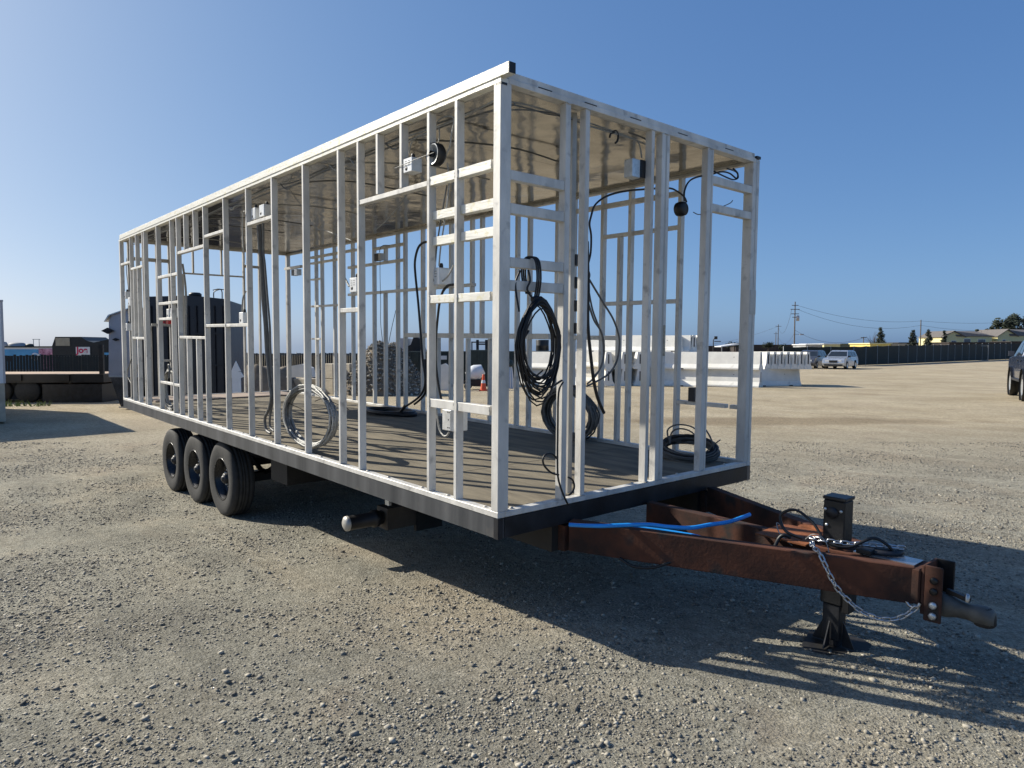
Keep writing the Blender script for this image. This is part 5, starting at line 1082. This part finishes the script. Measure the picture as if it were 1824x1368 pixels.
def house(label, u, s, wd, dp, vt, ve, wins, m_=yellow, yaw=0, gable_first=True):
    r = thing('yellow_house', label, 'house', u, s, yaw); z = r.location.z; ze, zt_ = top(ve, s)-z, top(vt, s)-z
    q = MB(); q.box((-wd/2, 0, 0), (wd/2, dp, ze)); gw = wd*.42; q.prism([(-wd/2, ze+.001), (-wd/2+gw, ze+.001), (-wd/2+gw/2, zt_-.25)], Matrix.Translation((0, .1, 0)) @ M2, .1); q.build('wall', m_, r)
    q = MB(); rx = gw/2+.3
    def sheet(a, b, c, d_, t_=.12): q.add([a, b, c, d_]+[Vector(v)-Vector((0, 0, t_)) for v in (a, b, c, d_)], [(0,1,2,3),(7,6,5,4),(0,4,5,1),(1,5,6,2),(2,6,7,3),(3,7,4,0)])
    xg = -wd/2+gw/2
    sheet(Vector((xg-rx, -.4, ze-.1)), Vector((xg, -.4, zt_)), Vector((xg, dp, zt_)), Vector((xg-rx, dp, ze-.1)))
    sheet(Vector((xg, -.4, zt_)), Vector((xg+rx, -.4, ze-.1)), Vector((xg+rx, dp, ze-.1)), Vector((xg, dp, zt_)))
    sheet(Vector((xg, .6, zt_-.05)), Vector((xg+.5, -.2, ze+.05)), Vector((wd/2+.4, -.2, ze+.05)), Vector((wd/2-.6, dp/2, zt_-.05)))
    sheet(Vector((wd/2+.4, -.2, ze+.05)), Vector((wd/2+.4, dp, ze+.05)), Vector((wd/2-.6, dp/2, zt_-.05)), Vector((wd/2-.61, dp/2-.01, zt_-.05)))
    q.build('roof', roofm, r)
    for (x_, z0_, w_, h_) in wins:
        f_ = bpart(r, 'window', (x_-w_/2-.08, -.04, ze-z0_-h_-.08), (x_+w_/2+.08, -.001, ze-z0_+.08), signw); MB().box((x_-w_/2, -.06, ze-z0_-h_), (x_+w_/2, -.041, ze-z0_)).build('pane', glassl, f_)
    return r
house('pale yellow house with a front gable standing beyond the fence', 1722, 150, 10.4, 9, 589, 599, [(-3.0, 1.0, .9, 1.1), (-.1, .6, 1.3, .7), (3.0, .7, 1.5, .9)])
house('second pale yellow house cut off by the parked pickup truck', 1815, 150, 9.5, 9, 586, 598, [(-3.4, .9, .6, .9), (1.8, .8, 1.6, 1.0)])
def shed(name, label, cat, u0, u1, s, v0, v1, m_, dp=4, rm=None):
    wd = W(u1-u0, s); r = thing(name, label, cat, (u0+u1)/2, s); z = r.location.z; z1 = top(v0, s)-z
    bpart(r, 'wall', (-wd/2, 0, 0), (wd/2, dp, z1-.15), m_); bpart(r, 'roof', (-wd/2-.15, -.15, z1-.149), (wd/2+.15, dp+.15, z1), rm or m_); return r
shed('yellow_shed', 'bright yellow shed roofline showing above the green fence', 'shed', 1549, 1586, 100, 611, 0, yell2, 6, yellow); shed('tan_shed', 'tan shed wing attached to the right of the yellow shed', 'shed', 1587, 1611, 100, 612, 0, concd)
shed('container_shed', 'pale tan flat building above the silver car', 'building', 1467, 1496, 110, 612, 0, yellow, 5, concm); shed('grey_green_shed', 'grey green low building right of the pale tan one', 'building', 1497, 1516, 110, 612, 0, mat('grey_green_wall', (.16, .18, .14), .8), 5)
r = shed('corrugated_shed', 'white corrugated roof above the dark grey car', 'building', 1435, 1464, 108, 613, 0, tarpg, 5, whitep)
for i in range(8): MB().tube([(-1.1+.32*i, -.2, top(613, 108)-r.location.z), (-1.1+.32*i, 3, top(613, 108)-r.location.z)], .07, 6).build('corrugation', whitep, r)
for k, (u0, u1, s, v, lab) in enumerate(((1310, 1425, 170, 614.0, 'left of the tall utility pole'), (1425, 1560, 180, 613.5, 'between the tall pole and the yellow shed'), (1600, 1690, 175, 610, 'left of the first yellow house'), (1500, 1560, 150, 613, 'behind the grey green shed'), (1250, 1312, 175, 616, 'behind the top barrier layer'), (1690, 1800, 140, 609.5, 'in front of the yellow houses'), (1800, 1990, 140, 608, 'in front of the second yellow house'))):
    shed('dark_roof_row', f'low dark brown row of roofs {lab}', 'building', u0, u1, s, v, 0, darkroof, 6)
r = thing('white_canopy', 'long low white canopy roof beyond the barriers', 'canopy', 1302, 90); zt3 = top(612, 90)-r.location.z
q = MB(); q.prism([(-1.3, zt3-.45), (1.3, zt3-.12), (1.3, zt3), (.9, zt3), (-1.3, zt3-.34)], Matrix.Translation((0, 3, 0)) @ M2, 3); q.build('roof', whitep, r)
for x_ in (-1.2, 1.2): bpart(r, 'post', (x_-.05, 0, 0), (x_+.05, .1, zt3-.46), steelp)
r = thing('yard_lamp', 'dark lamp on a short mast above the barriers', 'lamp', 1270, 70); zl = top(600, 70)-r.location.z
MB().tube([(0, 0, 0), (0, 0, zl-.35), (.1, 0, zl-.15)], .05, 6).build('mast', blackp, r); bpart(r, 'lamp_head', (.1, -.1, zl-.25), (.38, .1, zl+.05), frontm); bpart(r, 'arm', (.1, -.04, zl-.50), (.75, .04, zl-.42), frontm)

# trees ---------------------------------------------------------------------
def leaf_clumps(q, centers, leaf, n, R_, mi=0):
    for c_, rad in centers:
        for _ in range(n):
            v = Vector((R_.gauss(0, 1), R_.gauss(0, 1), R_.gauss(0, .8))); v = v.normalized()*rad*R_.random()**.4
            p = c_+v; a = Vector((R_.uniform(-1,1), R_.uniform(-1,1), R_.uniform(-1,1))).normalized()*leaf*R_.uniform(.6, 1.4); b = a.orthogonal().normalized()*leaf*R_.uniform(.5, 1.1)
            q.add([p-a, p-b*.6, p+a, p+b*.6], [(0,1,2,3)], mi)
def broad_tree(label, u, s, wd, vt, seed, cat='tree', leafs=.35):
    R_ = random.Random(seed); r = thing('evergreen_tree', label, cat, u, s); ht = top(vt, s)-r.location.z
    q = MB(); q.tube([(0, 0, 0), (.2, 0, ht*.3), (0, 0, ht*.6)], [ht*.045, ht*.035, ht*.02], 8, samp=3)
    cs = []
    for k in range(26):
        a = R_.uniform(0, 2*PI); rr = R_.random()**.5*wd/2*.85; z = ht*(.45+.45*R_.random()*(1-(rr/(wd/2))**2*.5)); c_ = Vector((rr*math.cos(a), rr*math.sin(a)*.7, z)); cs.append((c_, wd*.10*R_.uniform(.8, 1.3)))
        q.tube([(0, 0, ht*R_.uniform(.25, .5)), c_*.6+Vector((0, 0, ht*.2)), c_], [ht*.015, ht*.01, ht*.004], 5, samp=2)
    q.build('trunk', barkm, r); f = MB(); leaf_clumps(f, cs, leafs, 170, R_); f.build('crown', leaf_d, r); return r
broad_tree('large dark spreading evergreen behind the yellow houses', 1800, 175, 13, 553, 3); broad_tree('smaller dark evergreen at the left foot of the large one', 1764, 180, 4.5, 576, 5, leafs=.22)
def conifer(label, u, s, vt, wd, seed):
    R_ = random.Random(seed); r = thing('conifer', label, 'tree', u, s); ht = top(vt, s)-r.location.z
    MB().tube([(0, 0, 0), (0, 0, ht*.97)], [.16, .03], 6).build('trunk', barkm, r); f = MB(); cs = []
    lv = 11
    for i in range(lv):
        t_ = i/(lv-1); z = ht*(.38+.60*t_); rad = wd/2*(1-t_)**.8+.08; m_ = max(3, int(8*(1-t_)+3))
        for k in range(m_):
            a = R_.uniform(0, 2*PI); rr = rad*R_.uniform(.35, 1); cs.append((Vector((rr*math.cos(a), rr*math.sin(a), z-.25*rr+R_.uniform(-.15, .15))), .26))
    leaf_clumps(f, cs, .13, 34, R_); f.build('crown', leaf_c, r)
conifer('tall narrow conifer left of the yellow shed row', 1567, 118, 585, 2.1, 1); conifer('rounded conifer left of the bare pole', 1625, 120, 589, 2.0, 2); conifer('thin conifer just right of the bare pole', 1652, 120, 589, 1.5, 4); conifer('small conifer beside the gable of the yellow house', 1680, 150, 589, 1.3, 6)
r = thing('bare_tree', 'leafless grey tree beside the tall narrow conifer', 'tree', 1554, 122); ht = top(590, 122)-r.location.z; q = MB(); R_ = random.Random(8)
q.tube([(0, 0, 0), (.1, 0, ht*.5)], [.12, .07], 6)
q.build('trunk', barkm, r); q = MB()
for k in range(34):
    a = R_.uniform(-1.1, 1.1); l = ht*R_.uniform(.25, .5); z0 = ht*R_.uniform(.35, .6); q.tube([(.08, 0, z0), (.08+math.sin(a)*l*.5, R_.uniform(-.4, .4), z0+math.cos(a)*l*.6), (.08+math.sin(a*1.2)*l*.9, R_.uniform(-.6, .6), min(ht, z0+math.cos(a)*l))], [.03, .02, .008], 4)
q.build('branches', barkm, r)
def bush(label, u, s, v, wd, seed):
    R_ = random.Random(seed); r = thing('bush', label, 'bush', u, s); ht = top(v, s)-r.location.z; f = MB()
    leaf_clumps(f, [(Vector((R_.uniform(-wd/2, wd/2), R_.uniform(-.5, .5), ht-.5-R_.random()*.5)), .45) for _ in range(10)], .14, 60, R_); f.build('foliage', leaf_d, r)
    MB().tube([(0, 0, 0), (0, 0, ht-.8)], .12, 6).build('stem', barkm, r)
bush('round dark bush above the roofs left of the corner post', 1308, 120, 607, 2.6, 1); bush('reddish dark bush right of the corner post', 1368, 125, 608, 1.6, 2); bush('small dark bush at the foot of the smaller pole', 1395, 125, 611, 1.0, 3); bush('low bush above the sheds right of the yellow shed', 1542, 125, 610, 1.2, 4)
tag(MB().lathe([(0, .0), (.35, .08), (.42, .3), (.3, .5), (0, .55)], Matrix.Translation(at(1738, 151)+Vector((0, 0, top(590, 151)-at(1738, 151).z-.1))), 12).build('roof_ball', leaf_d), 'small round dark treetop peeking over the ridge of the first yellow house', 'treetop')
